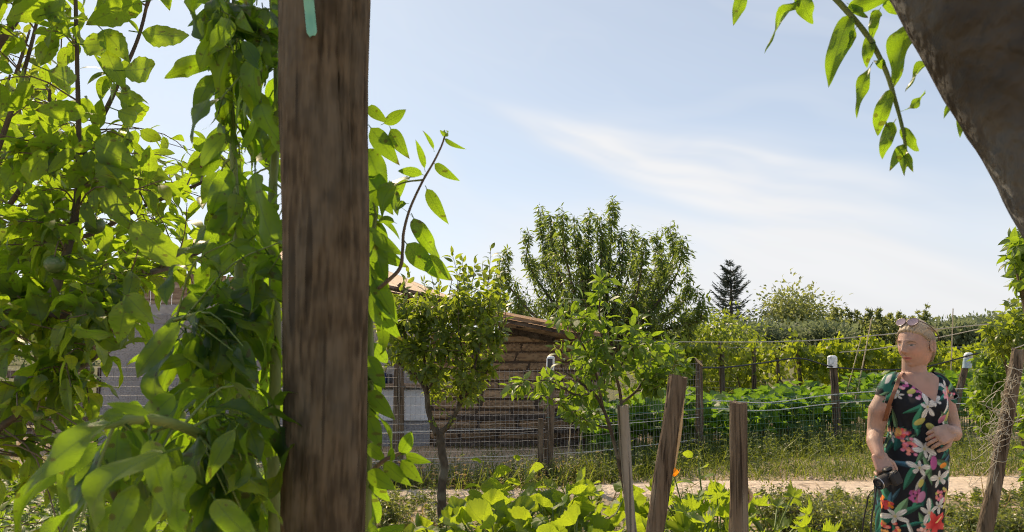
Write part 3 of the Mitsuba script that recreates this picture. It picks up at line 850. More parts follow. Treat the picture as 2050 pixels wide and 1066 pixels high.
# ---------- the near apple tree on the left
def apple_left():
    t = Plant('apple_tree', 'broad backlit apple tree with green apples filling the left edge', 'tree', 101)
    rng = t.rng
    trunk_top = P(-330, 640, 1.95)
    t.branch([[trunk_top[0] - 0.05, 1.95, -0.15], [trunk_top[0] + 0.02, 1.93, 0.7], trunk_top], [0.075, 0.062, 0.05], 'trunk')
    t.branch([trunk_top] + pline(1.75, (-160, 655, 1.85), (0, 632), (75, 622)), [0.035, 0.020, 0.015], 'limb')
    t.branch(pline(1.75, (75, 622), (108, 585), (132, 510), (152, 420), (158, 300), (155, 150), (150, -60)), [0.014, 0.011, 0.0095, 0.008, 0.006, 0.005, 0.004])
    t.branch(pline(1.72, (160, 318), (205, 235), (245, 150), (282, 60), (305, -50)), [0.007, 0.005, 0.004, 0.003])
    t.branch(pline(1.75, (75, 622, 1.75), (140, 632), (200, 600), (280, 555, 1.9), (350, 535, 2.0)), [0.010, 0.008, 0.006, 0.004])
    t.branch(pline(1.70, (232, 600, 1.75), (215, 690), (120, 765), (30, 835), (-60, 900)), [0.006, 0.006, 0.007, 0.009])
    t.branch(pline(2.2, (60, 490, 2.0), (180, 470), (285, 415), (395, 370), (470, 330)), [0.008, 0.006, 0.005, 0.003])
    t.branch(pline(2.3, (-120, 600, 2.0), (-30, 480), (40, 380), (90, 300), (100, 180)), [0.012, 0.009, 0.006, 0.004])
    t.branch(pline(2.2, (300, 545, 2.0), (370, 520), (440, 480), (500, 420)), [0.006, 0.005, 0.003])
    t.branch(pline(1.9, (-120, 520, 1.9), (-30, 360), (20, 230), (60, 100), (90, -30)), [0.010, 0.007, 0.005, 0.003])
    for tip in ((-200, -300), (60, -420), (330, -380), (200, -620), (-300, -560)):  # unseen upper limbs that carry the added shade crown
        t.branch(pline(2.0, (-150, 300), ((tip[0] - 120) / 2, (tip[1] + 250) / 2), tip), [0.014, 0.008, 0.003])
    # hand placed leaves (base px, tip px, depth, width factor, roll)
    for bx, by, tx, ty, d, w, r in ((110, 12, 8, 28, 1.6, 1.0, 0.3), (100, 20, 132, 62, 1.6, 0.8, 0), (285, 4, 172, 36, 1.6, 1.1, 0.5), (205, 60, 250, 108, 1.6, 1.2, -0.2), (165, 90, 248, 96, 1.62, 1.1, 0.5), (212, 100, 240, 168, 1.6, 0.9, 0.2),
                                    (283, 66, 386, 78, 1.58, 1.0, 0.3), (248, 142, 332, 138, 1.58, 1.15, 0.3), (96, 142, 208, 194, 1.6, 0.8, -0.2), (172, 226, 76, 214, 1.6, 0.95, 0.2), (232, 184, 290, 206, 1.6, 0.9, 0.4), (236, 222, 320, 252, 1.58, 1.0, 0.2),
                                    (96, 304, 16, 372, 1.55, 1.0, 0.5), (262, 448, 366, 542, 1.5, 0.85, 0.35), (105, 255, 60, 200, 1.7, 1.0, 0.3), (150, 300, 95, 345, 1.6, 1.0, 0.2), (190, 285, 260, 330, 1.6, 1.1, 0.1), (255, 600, 232, 688, 1.5, 1.1, 0.1),
                                    (250, 590, 300, 640, 1.5, 1.0, 0.0), (145, 658, 220, 672, 1.5, 0.9, 0.4), (90, 30, 170, 10, 1.6, 1.0, 0.3), (200, 320, 262, 380, 1.6, 1.2, -0.1), (215, 370, 245, 450, 1.6, 1.2, 0.3), (60, 430, 110, 380, 1.65, 1.0, 0.2)):
        t.leaf(P(bx, by, d), P(tx, ty, d - 0.02), r, w)
    # leafy shoots of the crown: unseen overhead layer added for shade, near, inner
    for poly, n, d0, d1, L, nl in (([(-500, -700), (640, -700), (600, -330), (420, -60), (-500, -50)], 85, 1.5, 2.9, 0.074, 7), ([(-60, -60), (330, -60), (330, 60), (230, 110), (330, 200), (300, 330), (-60, 330)], 28, 1.55, 1.95, 0.068, 6),
                                   ([(-60, 300), (330, 300), (380, 400), (330, 520), (300, 620), (-60, 640)], 74, 1.55, 2.1, 0.066, 7),
                                   ([(-60, 560), (330, 540), (250, 660), (230, 720), (150, 790), (-60, 860)], 40, 1.5, 2.0, 0.068, 6),
                                   ([(-60, 200), (110, 240), (330, 290), (480, 260), (500, 480), (420, 540), (330, 640), (-60, 660)], 120, 2.05, 2.9, 0.066, 7), ([(-60, 600), (220, 600), (235, 760), (120, 860), (-60, 920)], 40, 1.55, 2.2, 0.066, 6), ([(-60, 860), (200, 830), (330, 900), (330, 1110), (-60, 1110)], 20, 1.5, 2.1, 0.070, 6)):
        for q in sample_poly(poly, n, rng):
            p1 = P(q[0], q[1], rng.uniform(d0, d1))
            p0 = t.near(p1, 0.3)
            if np.linalg.norm(p1 - p0) > 0.45:
                p0 = p1 + (p0 - p1) * 0.45 / np.linalg.norm(p1 - p0)
            t.twig(p0, p1, nl, L, 0.0022, 0.1, 0.3, 0.25, 0.38, facing=SUN * 0.5)
    t.finish(APPLE, APPLE_LOW, 'leaf_apple')
    # apples hang in the tree: things of their own
    for px, py, d, r, lab in ((110, 529, 1.62, 0.0205, 'green apple showing its dark dried eye, lowest on the near branch'), (190, 452, 1.75, 0.021, 'shaded green apple right of the upright branch'), (75, 832, 1.62, 0.0115, 'small dark green apple beside the thin lower branch')):
        a = thing('apple', lab, 'apple', 'green apples on the near tree')
        s = trimesh.creation.icosphere(subdivisions=4)
        v = np.array(s.vertices)
        rad = np.hypot(v[:, 0], v[:, 1])
        v[:, 2] = v[:, 2] * 0.92 - 0.16 * np.exp(-(rad / 0.28) ** 2) * np.sign(v[:, 2])
        v[:, :2] *= (1 - 0.07 * np.clip(-v[:, 2], 0, 1))[:, None]
        R = trimesh.transformations.rotation_matrix(0.55, [1, 0.3, 0])[:3, :3]
        c = P(px, py, d)
        part(a, 'flesh', mikit.ply(((v * r) @ R.T + c, np.array(s.faces)), 'apple_skin', smooth=True))
        eye = trimesh.creation.icosphere(subdivisions=2, radius=r * 0.20)
        ev = np.array(eye.vertices) * [1, 1, 0.5] + [0, 0, -r * 0.77]
        for q in range(5):
            sep = trimesh.creation.cone(r * 0.07, r * 0.30, sections=6)
            w = np.array(sep.vertices) @ trimesh.transformations.rotation_matrix(2.4, [math.cos(q * 1.257), math.sin(q * 1.257), 0])[:3, :3].T + [0, 0, -r * 0.80]
            ev, ef = join([(ev, eye.faces if q == 0 else ef), (w, np.array(sep.faces))])
        part(a, 'eye', mikit.ply((ev @ R.T + c, ef), 'apple_eye'))
        top = np.array([0, 0, r * 0.75]) @ R.T + c
        part(a, 'stalk', mikit.ply(tube(curve([top, top + [0.003, 0.0, 0.018], top + [0.0, 0.012, 0.035]], 8), 0.0013, 5), 'twig'))


apple_left()


# ---------- a second fruit tree behind it, far left
def tree_behind():
    t = Plant('fruit_tree', 'smaller leaved fruit tree standing behind the near apple tree, at the left edge', 'tree', 103)
    rng = t.rng
    base = P(-60, 700, 4.2)
    t.branch([[base[0], 4.2, -0.1], [base[0] + 0.03, 4.2, 1.0], P(-40, 430, 4.2)], [0.06, 0.05, 0.04], 'trunk')
    for end in ((60, 60), (20, 150), (-60, 20), (110, 230), (70, 330), (130, 110)):
        t.branch([P(-40, 430, 4.2), P((end[0] - 40) / 2, (end[1] + 430) / 2 - 20, 4.2), P(*end, 4.2 + rng.uniform(-0.3, 0.3))], [0.03, 0.015, 0.005])
    for q in sample_poly([(-120, 40), (70, 30), (130, 150), (110, 320), (170, 560), (-120, 620)], 100, rng):
        p1 = P(q[0], q[1], rng.uniform(3.8, 4.8))
        p0 = t.near(p1, 0.3)
        if np.linalg.norm(p1 - p0) > 0.6:
            p0 = p1 + (p0 - p1) * 0.6 / np.linalg.norm(p1 - p0)
        t.twig(p0, p1, 9, 0.07, 0.003, 0.1, 0.2, 0.2)
    t.finish(MID, MID, 'leaf_pear', 150, 18)


tree_behind()


# ---------- the leafy shrub climbing round the near post
def shrub_near():
    t = Plant('fruit_shrub', 'broad leaved shrub with long hanging leaves crowding both sides of the thick post', 'shrub', 107)
    rng = t.rng
    foot = [-0.36, 1.22, -0.1]
    t.branch([foot, [-0.40, 1.22, 0.6]] + pline(1.2, (470, 900), (480, 640), (470, 380), (465, 250), (458, 60), (450, -80)), [0.013, 0.012, 0.010, 0.008, 0.006, 0.005, 0.004, 0.003], 'stem', 'green_stem', 8)
    t.branch([foot, [-0.33, 1.25, 0.6]] + pline(1.22, (548, 980), (552, 700), (545, 420), (556, 200), (540, -60)), [0.011, 0.010, 0.009, 0.008, 0.006, 0.004], 'stem', 'green_stem', 8)
    t.branch([foot, [-0.22, 1.28, 0.6]] + pline(1.25, (735, 1010), (742, 760), (740, 540), (752, 430)), [0.009, 0.008, 0.006, 0.005, 0.003], 'stem', 'green_stem', 8)
    t.branch(pline(1.2, (742, 590, 1.25), (770, 568), (800, 538), (806, 500), (808, 465), (820, 420), (845, 365), (868, 325), (884, 292), (892, 268)), [0.0034, 0.0028, 0.0022, 0.0017, 0.0014], 'shoot', 'twig', 7)
    t.branch(pline(1.2, (735, 955, 1.25), (765, 925), (795, 910), (812, 905)), [0.004, 0.003, 0.002], 'shoot', 'twig', 7)
    t.branch(pline(1.0, (470, 930, 1.15), (400, 870, 0.95), (300, 840, 0.8), (210, 850, 0.68), (120, 880, 0.62)), [0.008, 0.006, 0.005, 0.003], 'shoot', 'green_stem', 7)
    t.branch(pline(1.0, (475, 700, 1.2), (420, 650, 1.1), (350, 640, 1.02), (300, 700, 1.0)), [0.006, 0.004, 0.003], 'shoot', 'green_stem', 7)
    hand = [  # right of the post
        (768, 248, 818, 220, 1.2, 1.0, 0.2), (736, 214, 770, 242, 1.25, 1.0, 0.1), (742, 256, 786, 320, 1.2, 0.95, 0.15), (782, 258, 806, 308, 1.2, 0.95, 0.3), (736, 298, 764, 380, 1.22, 1.2, 0.2), (734, 345, 778, 420, 1.22, 1.25, 0.1),
        (814, 408, 770, 416, 1.2, 0.9, 0.5), (790, 446, 742, 428, 1.2, 0.85, 0.4), (746, 468, 792, 508, 1.2, 0.9, 0.2), (738, 455, 768, 560, 1.22, 1.0, 0.1), (735, 480, 800, 540, 1.25, 0.8, 0.3),
        (846, 350, 789, 332, 1.2, 0.8, 0.35), (850, 338, 835, 278, 1.2, 0.6, 0.3), (868, 300, 850, 258, 1.2, 0.55, 0.6), (870, 328, 904, 360, 1.2, 0.8, 0.3), (854, 378, 884, 441, 1.2, 0.75, 0.3), (828, 437, 868, 518, 1.2, 0.85, 0.2),
        (814, 488, 862, 545, 1.2, 1.15, 0.2), (848, 515, 894, 558, 1.2, 1.2, 0.2), (890, 278, 915, 300, 1.2, 0.5, 0.5), (888, 272, 914, 265, 1.2, 0.5, 0.4), (890, 275, 880, 256, 1.2, 0.5, 0.2), (888, 268, 902, 256, 1.2, 0.6, 0.2),
        (748, 560, 790, 640, 1.22, 1.05, 0.1), (740, 590, 788, 682, 1.22, 1.0, 0.35), (736, 520, 776, 600, 1.24, 1.1, 0.0), (736, 712, 764, 774, 1.22, 1.1, 0.1), (738, 782, 780, 836, 1.2, 1.0, 0.2), (736, 830, 758, 892, 1.2, 1.1, 0.1),
        (800, 912, 830, 860, 1.2, 1.05, 0.2), (812, 912, 855, 926, 1.2, 0.95, 0.2), (768, 926, 816, 970, 1.2, 1.05, 0.2), (803, 922, 840, 964, 1.2, 1.15, 0.2), (736, 944, 782, 978, 1.2, 1.2, 0.2), (736, 890, 762, 920, 1.22, 1.2, 0.3), (775, 918, 805, 898, 1.2, 1.0, 0.3),
        (735, 1062, 778, 1038, 1.1, 1.2, 0.2), (740, 1080, 810, 1058, 1.1, 1.0, 0.4), (735, 940, 770, 1010, 1.25, 0.9, 0.3),
        # left of the post: the large ones
        (465, 342, 406, 430, 1.1, 1.05, 0.25), (452, 268, 378, 332, 1.1, 0.9, 0.5), (510, 345, 527, 506, 1.05, 0.9, 0.9), (522, 205, 542, 322, 1.05, 0.9, 0.8), (470, 410, 395, 540, 1.12, 0.9, 0.2), (500, 480, 402, 560, 1.1, 1.0, 0.3), (548, 520, 430, 600, 1.1, 0.9, 0.3),
        (430, 590, 345, 622, 1.05, 1.2, 0.1), (360, 645, 245, 770, 0.95, 0.85, 0.15), (385, 715, 285, 740, 1.0, 0.8, 0.2), (350, 790, 240, 880, 0.85, 1.05, 0.2), (410, 770, 320, 800, 1.0, 1.0, 0.0), (470, 630, 490, 720, 1.05, 0.8, 0.9), (510, 600, 470, 740, 1.02, 0.7, 1.0),
        (545, 640, 500, 760, 1.05, 0.9, 0.8), (500, 780, 530, 900, 1.05, 0.9, 0.8), (440, 60, 400, 150, 1.1, 1.1, 0.7), (480, 20, 520, 130, 1.1, 1.2, 0.9), (520, 90, 480, 210, 1.05, 1.1, 0.9), (430, 150, 385, 215, 1.1, 1.0, 0.2),
        # low and very near, at the lower left
        (215, 850, 0, 965, 0.58, 0.75, 0.7), (330, 905, 20, 1010, 0.56, 0.75, 0.75), (250, 830, 110, 835, 0.62, 0.5, 0.8), (300, 880, 330, 1020, 0.60, 0.9, 0.2), (270, 970, 215, 1090, 0.58, 1.0, 0.15),
        (380, 930, 300, 1080, 0.6, 0.9, 0.7), (470, 860, 400, 960, 0.8, 0.9, 0.4), (300, 830, 200, 800, 0.65, 0.5, 0.1), (430, 1000, 500, 1100, 0.62, 1.0, 0.3)]
    for bx, by, tx, ty, d, w, r in hand:
        t.leaf(P(bx, by, d), P(tx, ty, d - 0.025), r, w)
    for poly, n, d0, d1, L, nl in (([(395, -60), (575, -60), (575, 330), (470, 330), (400, 210)], 24, 1.0, 1.3, 0.078, 5),
                                   ([(380, 330), (575, 300), (575, 640), (430, 640)], 19, 1.0, 1.35, 0.078, 5),
                                   ([(300, 620), (575, 600), (575, 860), (300, 860)], 22, 0.95, 1.35, 0.08, 5),
                                   ([(330, 840), (575, 830), (575, 1110), (260, 1110)], 30, 0.9, 1.4, 0.08, 5),
                                   ([(725, 300), (752, 300), (765, 640), (742, 640)], 4, 1.2, 1.3, 0.07, 4),
                                   ([(725, 640), (745, 640), (745, 1080), (725, 1080)], 5, 1.2, 1.3, 0.07, 4),
                                   ([(30, 860), (330, 850), (330, 1110), (120, 1110)], 8, 0.66, 0.95, 0.085, 4)):
        for q in sample_poly(poly, n, rng):
            p1 = P(q[0], q[1], rng.uniform(d0, d1))
            p0 = t.near(p1 + [0, 0, 0.06], 0.2)
            if np.linalg.norm(p1 - p0) > 0.28:
                p0 = p1 + (p0 - p1) * 0.28 / np.linalg.norm(p1 - p0)
            t.twig(p0, p1, nl, L, 0.0018, 0.12, 0.7, 0.2, 0.4, facing=SUN * 0.4)
    t.finish(BROAD, BROAD_LOW, 'leaf_shrub', twig_mat='green_stem')


shrub_near()


# ---------- the leaning trunk at the top right and its hanging shoot
def leaning_tree():
    t = Plant('leaning_tree', 'dark thick leaning trunk across the top right corner with one leafy hanging shoot', 'tree', 109)
    rng = t.rng
    d = 0.78
    a, b = P(1713, -538, d), P(2417, 635, d)      # axis, about 0.2 m thick
    ax = unit(b - a)
    foot = np.array([b[0] + 0.55, d + 0.05, -0.1])
    c = curve([foot, (foot + b) / 2 + [0.06, 0, 0.02], b, (a + b) / 2 + [0.004, 0, 0.006], a, a - ax * 0.5 + [0, 0, 0.06]], 90)
    r = np.interp(np.linspace(0, 1, len(c)), [0, 0.3, 0.6, 1], [0.15, 0.112, 0.104, 0.085])
    part(t.key, 'trunk', mikit.ply(tube(c, r, 60, bump=0.035, seed=4), 'bark_near', smooth=True))
    t.nodes.append(c)
    ov = a - ax * 0.5
    t.branch([ov, ov + [-0.25, 0.25, 0.22], ov + [-0.6, 0.5, 0.35]], [0.07, 0.05, 0.03], 'limb', 'bark_near')
    t.branch([ov + [-0.12, 0.12, 0.10], P(1600, -130, 0.95), P(1652, -25, 0.95)], [0.012, 0.006, 0.004], 'shoot', 'green_stem')
    t.branch(pline(0.95, (1652, -25), (1695, 22), (1735, 70), (1768, 130), (1783, 170), (1795, 212), (1805, 250), (1812, 290), (1815, 334)), [0.0040, 0.0034, 0.0028, 0.0022, 0.0015], 'shoot', 'green_stem', 8)
    for bx, by, tx, ty, w, r in ((1490, -14, 1469, 37, 1.0, 0.2), (1604, -4, 1525, 80, 0.55, 0.7), (1600, -12, 1622, 46, 1.25, 0.1), (1702, 30, 1652, 152, 0.85, 0.2), (1712, 58, 1680, 104, 0.9, 0.3), (1696, 16, 1792, -6, 1.2, 0.3),
                                 (1745, 72, 1728, 122, 1.0, 0.3), (1818, 46, 1788, 160, 1.15, 0.1), (1772, 140, 1745, 98, 0.9, 0.2), (1742, 134, 1701, 216, 0.55, 0.6), (1784, 178, 1745, 264, 0.8, 0.2), (1808, 222, 1868, 198, 0.6, 0.7),
                                 (1790, 245, 1758, 304, 0.9, 0.3), (1806, 254, 1834, 310, 0.9, 0.2), (1812, 288, 1784, 330, 0.9, 0.2), (1814, 300, 1802, 342, 0.9, 0.5), (1814, 305, 1822, 340, 0.9, 0.3), (1868, 118, 1812, 164, 0.8, 0.7),
                                 (1915, 194, 1892, 222, 0.9, 0.3), (1930, 224, 1917, 264, 0.9, 0.4), (1700, 10, 1740, 40, 1.1, 0.1), (1760, 20, 1735, 60, 1.0, 0.6), (1800, 30, 1760, -10, 1.0, 0.2), (1780, 262, 1776, 236, 0.7, 0.9)):
        t.leaf(P(bx, by, 0.95), P(tx, ty, 0.94), r, w)
    # the crown overhead, above the frame
    for i in range(46):
        p1 = np.array([rng.uniform(-0.7, 1.3), rng.uniform(0.0, 1.5), rng.uniform(2.55, 3.1)])
        if p1[2] < 1.75 + 0.50 * p1[1]:
            continue
        t.twig(p1 + rng.normal(0, 0.2, 3) + [0.1, 0, 0.05], p1, 6, 0.085, 0.003, 0.1, 0.3, 0.1)
    t.finish(BROAD, BROAD_LOW, 'leaf_shrub', twig_mat='green_stem')


leaning_tree()
# ------------------------------------------------------------------ the thick near post and its tape
def near_post():
    d = 1.0
    top, bot = P(651, -60, d), P(650, 1300, d)
    c = np.array([bot + (top - bot) * s for s in np.linspace(-0.12, 1.12, 260)])
    c[:, 0] += 0.0012 * np.sin(c[:, 2] * 9) + 0.0008 * np.sin(c[:, 2] * 23)
    t = np.linspace(0, 1, len(c))
    r = np.interp(c[:, 2], [0, 1.25, 1.97, 2.3], [0.0475, 0.0487, 0.0578, 0.060])
    n = 140
    ang = np.arange(n) * 2 * np.pi / n
    v, f = tube(c, r, n)
    body = v[:len(c) * n].reshape(len(c), n, 3)
    q = np.stack([np.cos(ang)[None] * 5 + 0 * t[:, None], np.sin(ang)[None] * 5 + 0 * t[:, None], c[:, 2][:, None] * 5.0 + 0 * ang[None]], -1)
    g = meshkit.fbm(q, 4, seed=31) - 0.5
    fine = meshkit.fbm(q * [4, 4, 1.6], 3, seed=33) - 0.5
    lump = meshkit.noise(q * [0.25, 0.25, 1.5], 35) - 0.5
    # long drying cracks
    crack = np.zeros((len(c), n))
    rng = np.random.default_rng(5)
    for k in range(17):
        a0 = rng.uniform(0, 2 * np.pi)
        z0, ln = rng.uniform(0.3, 2.3), rng.uniform(0.15, 0.7)
        wob = 0.05 * np.sin(c[:, 2] * rng.uniform(4, 9) + k)
        da = np.abs((ang[None] - a0 - wob[:, None] + np.pi) % (2 * np.pi) - np.pi)
        env = np.clip(1 - ((c[:, 2] - z0) / ln) ** 2, 0, 1)[:, None]
        crack += np.exp(-(da / rng.uniform(0.03, 0.075)) ** 2) * env
    disp = 0.0042 * g + 0.0016 * fine + 0.0035 * lump - 0.0065 * np.clip(crack, 0, 1)
    rad = unit(body - c[:, None])
    body += rad * disp[..., None]
    v[:len(c) * n] = body.reshape(-1, 3)
    solo('wooden_post', mikit.ply((v, f), 'post_wood', smooth=True), 'thick weathered round post standing close to the camera', 'post')
    # teal tape hanging on it
    pts = curve([P(616, -50, 0.938), P(618, 0, 0.937), P(621, 38, 0.936), P(626, 74, 0.935)], 24)
    w = 0.0062
    vv, ff = [], []
    for i, p in enumerate(pts):
        s = i / 23
        for j, x in enumerate((-1, -0.5, 0, 0.5, 1)):
            ww = w * (1 if s < 0.93 else 1 - 0.5 * (s - 0.93) / 0.07)
            vv.append(p + [x * ww, -0.0022 * (1 - x * x) - 0.0015 * math.sin(s * 8), 0.001 * x])
    vv = np.array(vv)
    back = vv + [0, 0.0012, 0]
    i, j = np.meshgrid(np.arange(23), np.arange(4), indexing='ij')
    q = np.stack([i * 5 + j, i * 5 + j + 1, (i + 1) * 5 + j + 1, (i + 1) * 5 + j], -1).reshape(-1, 4)
    e = np.array([[0, 1, 2, 3]])
    solo('tie_tape', mikit.ply((np.vstack([vv, back]), np.vstack([q, q[:, ::-1] + len(vv)])), 'teal_tape', smooth=True), 'short green garden tape hanging down the thick post', 'tape')


near_post()


def stake(label, top, bottom, d, w, seed, mat='stake_wood', split=False, lean_y=0.0, sides=28, name='garden_stake', group=None):
    """A round stake from a pixel (top) to a pixel (below the frame) at the distance d."""
    k = thing(name, label, 'stake', group)
    a, b = P(*top, d), P(*bottom, d)
    b = b + (b - a) * ((b[2] + 0.15) / max(1e-6, a[2] - b[2]))
    n = 110
    c = np.array([b + (a - b) * s for s in np.linspace(0, 1, n)])
    c[:, 0] += 0.006 * np.sin(np.linspace(0, 1, n) * 4 + seed) * np.linspace(0, 1, n) * (1 - np.linspace(0, 1, n)) * 4
    r = w / 2 * (1 + 0.06 * np.sin(np.linspace(0, 5, n) + seed))
    v, f = tube(c, r, sides, cap=True)
    ang = np.arange(sides) * 2 * np.pi / sides
    body = v[:n * sides].reshape(n, sides, 3)
    q = np.stack([np.cos(ang)[None] * 1.6 + 0 * c[:, :1], np.sin(ang)[None] * 1.6 + 0 * c[:, :1], c[:, 2:3] * 2.2 + 0 * ang[None]], -1) + seed * 7
    g = meshkit.fbm(q, 4, seed=seed) - 0.5
    disp = w * 0.28 * g
    if split:
        da = np.abs((ang[None] - 4.75 - 0.1 * np.sin(c[:, 2:3] * 5) + np.pi) % (2 * np.pi) - np.pi)
        disp = disp - w * 0.30 * np.exp(-(da / 0.13) ** 2) * np.clip((c[:, 2:3] - 0.55) / 0.3, 0, 1)
    body += unit(body - c[:, None]) * disp[..., None]
    top_n = body[-1]
    top_n[:, 2] += w * 0.25 * (meshkit.noise(np.stack([top_n[:, 0] * 60, top_n[:, 1] * 60, top_n[:, 0] * 0], -1), seed) - 0.5)
    v[:n * sides] = body.reshape(-1, 3)
    part(k, 'shaft', mikit.ply((v, f), mat, smooth=48))
    return k, a, c


k, a, c = stake('leaning weathered stake in front of the squash plants, a pale torn strip near its top', (1357, 754), (1308, 1100), 3.7, 0.082, 3)
tear = np.array([c[-8] + [0.036, -0.020, 0], c[-30] + [0.042, -0.022, 0]])
part(k, 'torn_strip', mikit.ply(tube(curve([tear[0], (tear[0] + tear[1]) / 2 + [0.002, 0, 0], tear[1]], 10), [0.004, 0.009, 0.003], 6), 'raw_wood'), 'pale torn strip of wood')
k, a, c = stake('upright split stake at the right of the squash plants, with an orange splinter', (1478, 806), (1476, 1100), 3.6, 0.078, 5, split=True)
q = c[-32] + [0.038, 0, 0]
part(k, 'splinter', mikit.ply(tube(curve([q + [0, 0, 0.035], q + [0.014, -0.004, 0.0], q + [0.004, 0, -0.035]], 8), [0.002, 0.012, 0.002], 6), 'raw_wood'), 'orange raw splinter')
stake('slim grey stake tied beside the young apple tree', (1247, 812), (1268, 1100), 4.75, 0.062, 8, 'grey_wood')
k_right, a_right, c_right = stake('dark leaning post at the right edge wrapped in white twine netting', (2040, 700), (1975, 1040), 4.9, 0.078, 12, 'stake_wood')


def tangle():
    t = thing('twine_tangle', 'loose tangle of white twine netting caught on the right leaning post', 'twine')
    rng = np.random.default_rng(66)
    lines = []
    for i in range(34):
        s = rng.uniform(0.62, 0.97) if i % 3 else rng.uniform(0.7, 0.82)
        base = c_right[int(s * 109)]
        pts = [base + [-0.035, -0.03, 0]]
        for q in range(rng.integers(4, 8)):
            pts.append(pts[-1] + np.array([rng.normal(-0.012, 0.03), rng.normal(0, 0.015), rng.normal(-0.02, 0.04)]))
        pts.append(c_right[max(0, int((s - 0.05) * 109))] + [-0.032, -0.03, 0])
        lines.append(tube(curve(pts, 26), 0.0016, 4))
    part(t, 'strands', mikit.ply(join(lines), 'twine', smooth=True), kind='stuff')
    for i in range(7):      # turns round the post
        s = 0.60 + 0.055 * i
        cc = c_right[int(s * 109)]
        th = np.linspace(0, 2 * np.pi, 20)
        ring = np.stack([cc[0] + 0.045 * np.cos(th), cc[1] + 0.045 * np.sin(th), cc[2] + 0.02 * np.sin(th + i) + th * 0.004], 1)
        part(t, 'loop', mikit.ply(tube(ring, 0.0017, 4), 'twine'))


tangle()


# ------------------------------------------------------------------ fruit trees in the middle
def pear_tree():
    t = Plant('pear_tree', 'dense small fruit tree with a forked trunk in front of the shed', 'tree', 201)
    rng, d = t.rng, 6.9
    base = G(885, d)
    t.branch([base + [0, 0, -0.1], P(885, 1030, d), P(884, 985, d), P(889, 935, d), P(884, 900, d), P(880, 866, d)], [0.046, 0.039, 0.037, 0.036, 0.034, 0.037], 'trunk', n=40, bump=0.22, sides=14)
    for pts, r in (([(876, 870), (866, 848), (857, 820), (853, 785), (836, 758), (795, 722), (768, 655)], [0.032, 0.026, 0.024, 0.022, 0.014, 0.008, 0.004]),
                   ([(854, 790), (850, 730), (846, 650), (838, 590)], [0.018, 0.012, 0.007, 0.004]),
                   ([(880, 868), (898, 852), (912, 828), (928, 795), (950, 735), (965, 650), (978, 555)], [0.026, 0.022, 0.019, 0.016, 0.011, 0.007, 0.003]),
                   ([(914, 826), (926, 760), (922, 660), (932, 540)], [0.013, 0.010, 0.006, 0.003]),
                   ([(853, 785), (885, 730), (890, 640), (905, 560)], [0.013, 0.009, 0.006, 0.003]),
                   ([(836, 758), (812, 690), (805, 610)], [0.010, 0.007, 0.003]),
                   ([(928, 795), (975, 745), (1000, 680)], [0.012, 0.008, 0.003])):
        z = rng.uniform(-0.35, 0.35)
        t.branch([P(x, y, d + z * i / len(pts)) for i, (x, y) in enumerate(pts)], r)
    for tip in ((905, 508), (925, 520), (952, 522), (983, 496), (998, 530), (818, 545), (848, 560), (832, 596), (790, 610), (770, 620), (965, 528), (880, 565), (775, 590), (805, 575), (862, 545), (938, 540), (1006, 560), (920, 545)):
        p1 = P(*tip, d + rng.uniform(-0.3, 0.3))
        p0 = P(tip[0] + rng.uniform(-10, 6), tip[1] + 125, p1[1])
        t.twig(p0, p1, 26, 0.085, 0.0035, 0, -0.2, 0.0, out=0.75)
    poly = [(748, 650), (770, 612), (830, 600), (900, 592), (988, 582), (1010, 615), (1010, 680), (988, 750), (948, 812), (905, 800), (872, 782), (830, 750), (785, 715), (755, 692)]
    for q in sample_poly(poly, 290, rng):
        p1 = P(q[0], q[1], d + rng.uniform(-0.5, 0.55))
        p0 = t.near(p1, 0.35)
        if np.linalg.norm(p1 - p0) > 0.42:
            p0 = p1 + (p0 - p1) * 0.42 / np.linalg.norm(p1 - p0)
        t.twig(p0, p1, 10, 0.082, 0.003, 0.05, 0.2, 0.15)
    for q in ((868, 842), (905, 838), (882, 822), (900, 850)):
        p1 = P(q[0], q[1], d - 0.05)
        t.twig(t.near(p1), p1, 5, 0.045, 0.002)
    t.finish(MID, MID, 'leaf_pear', 300, 12)


pear_tree()


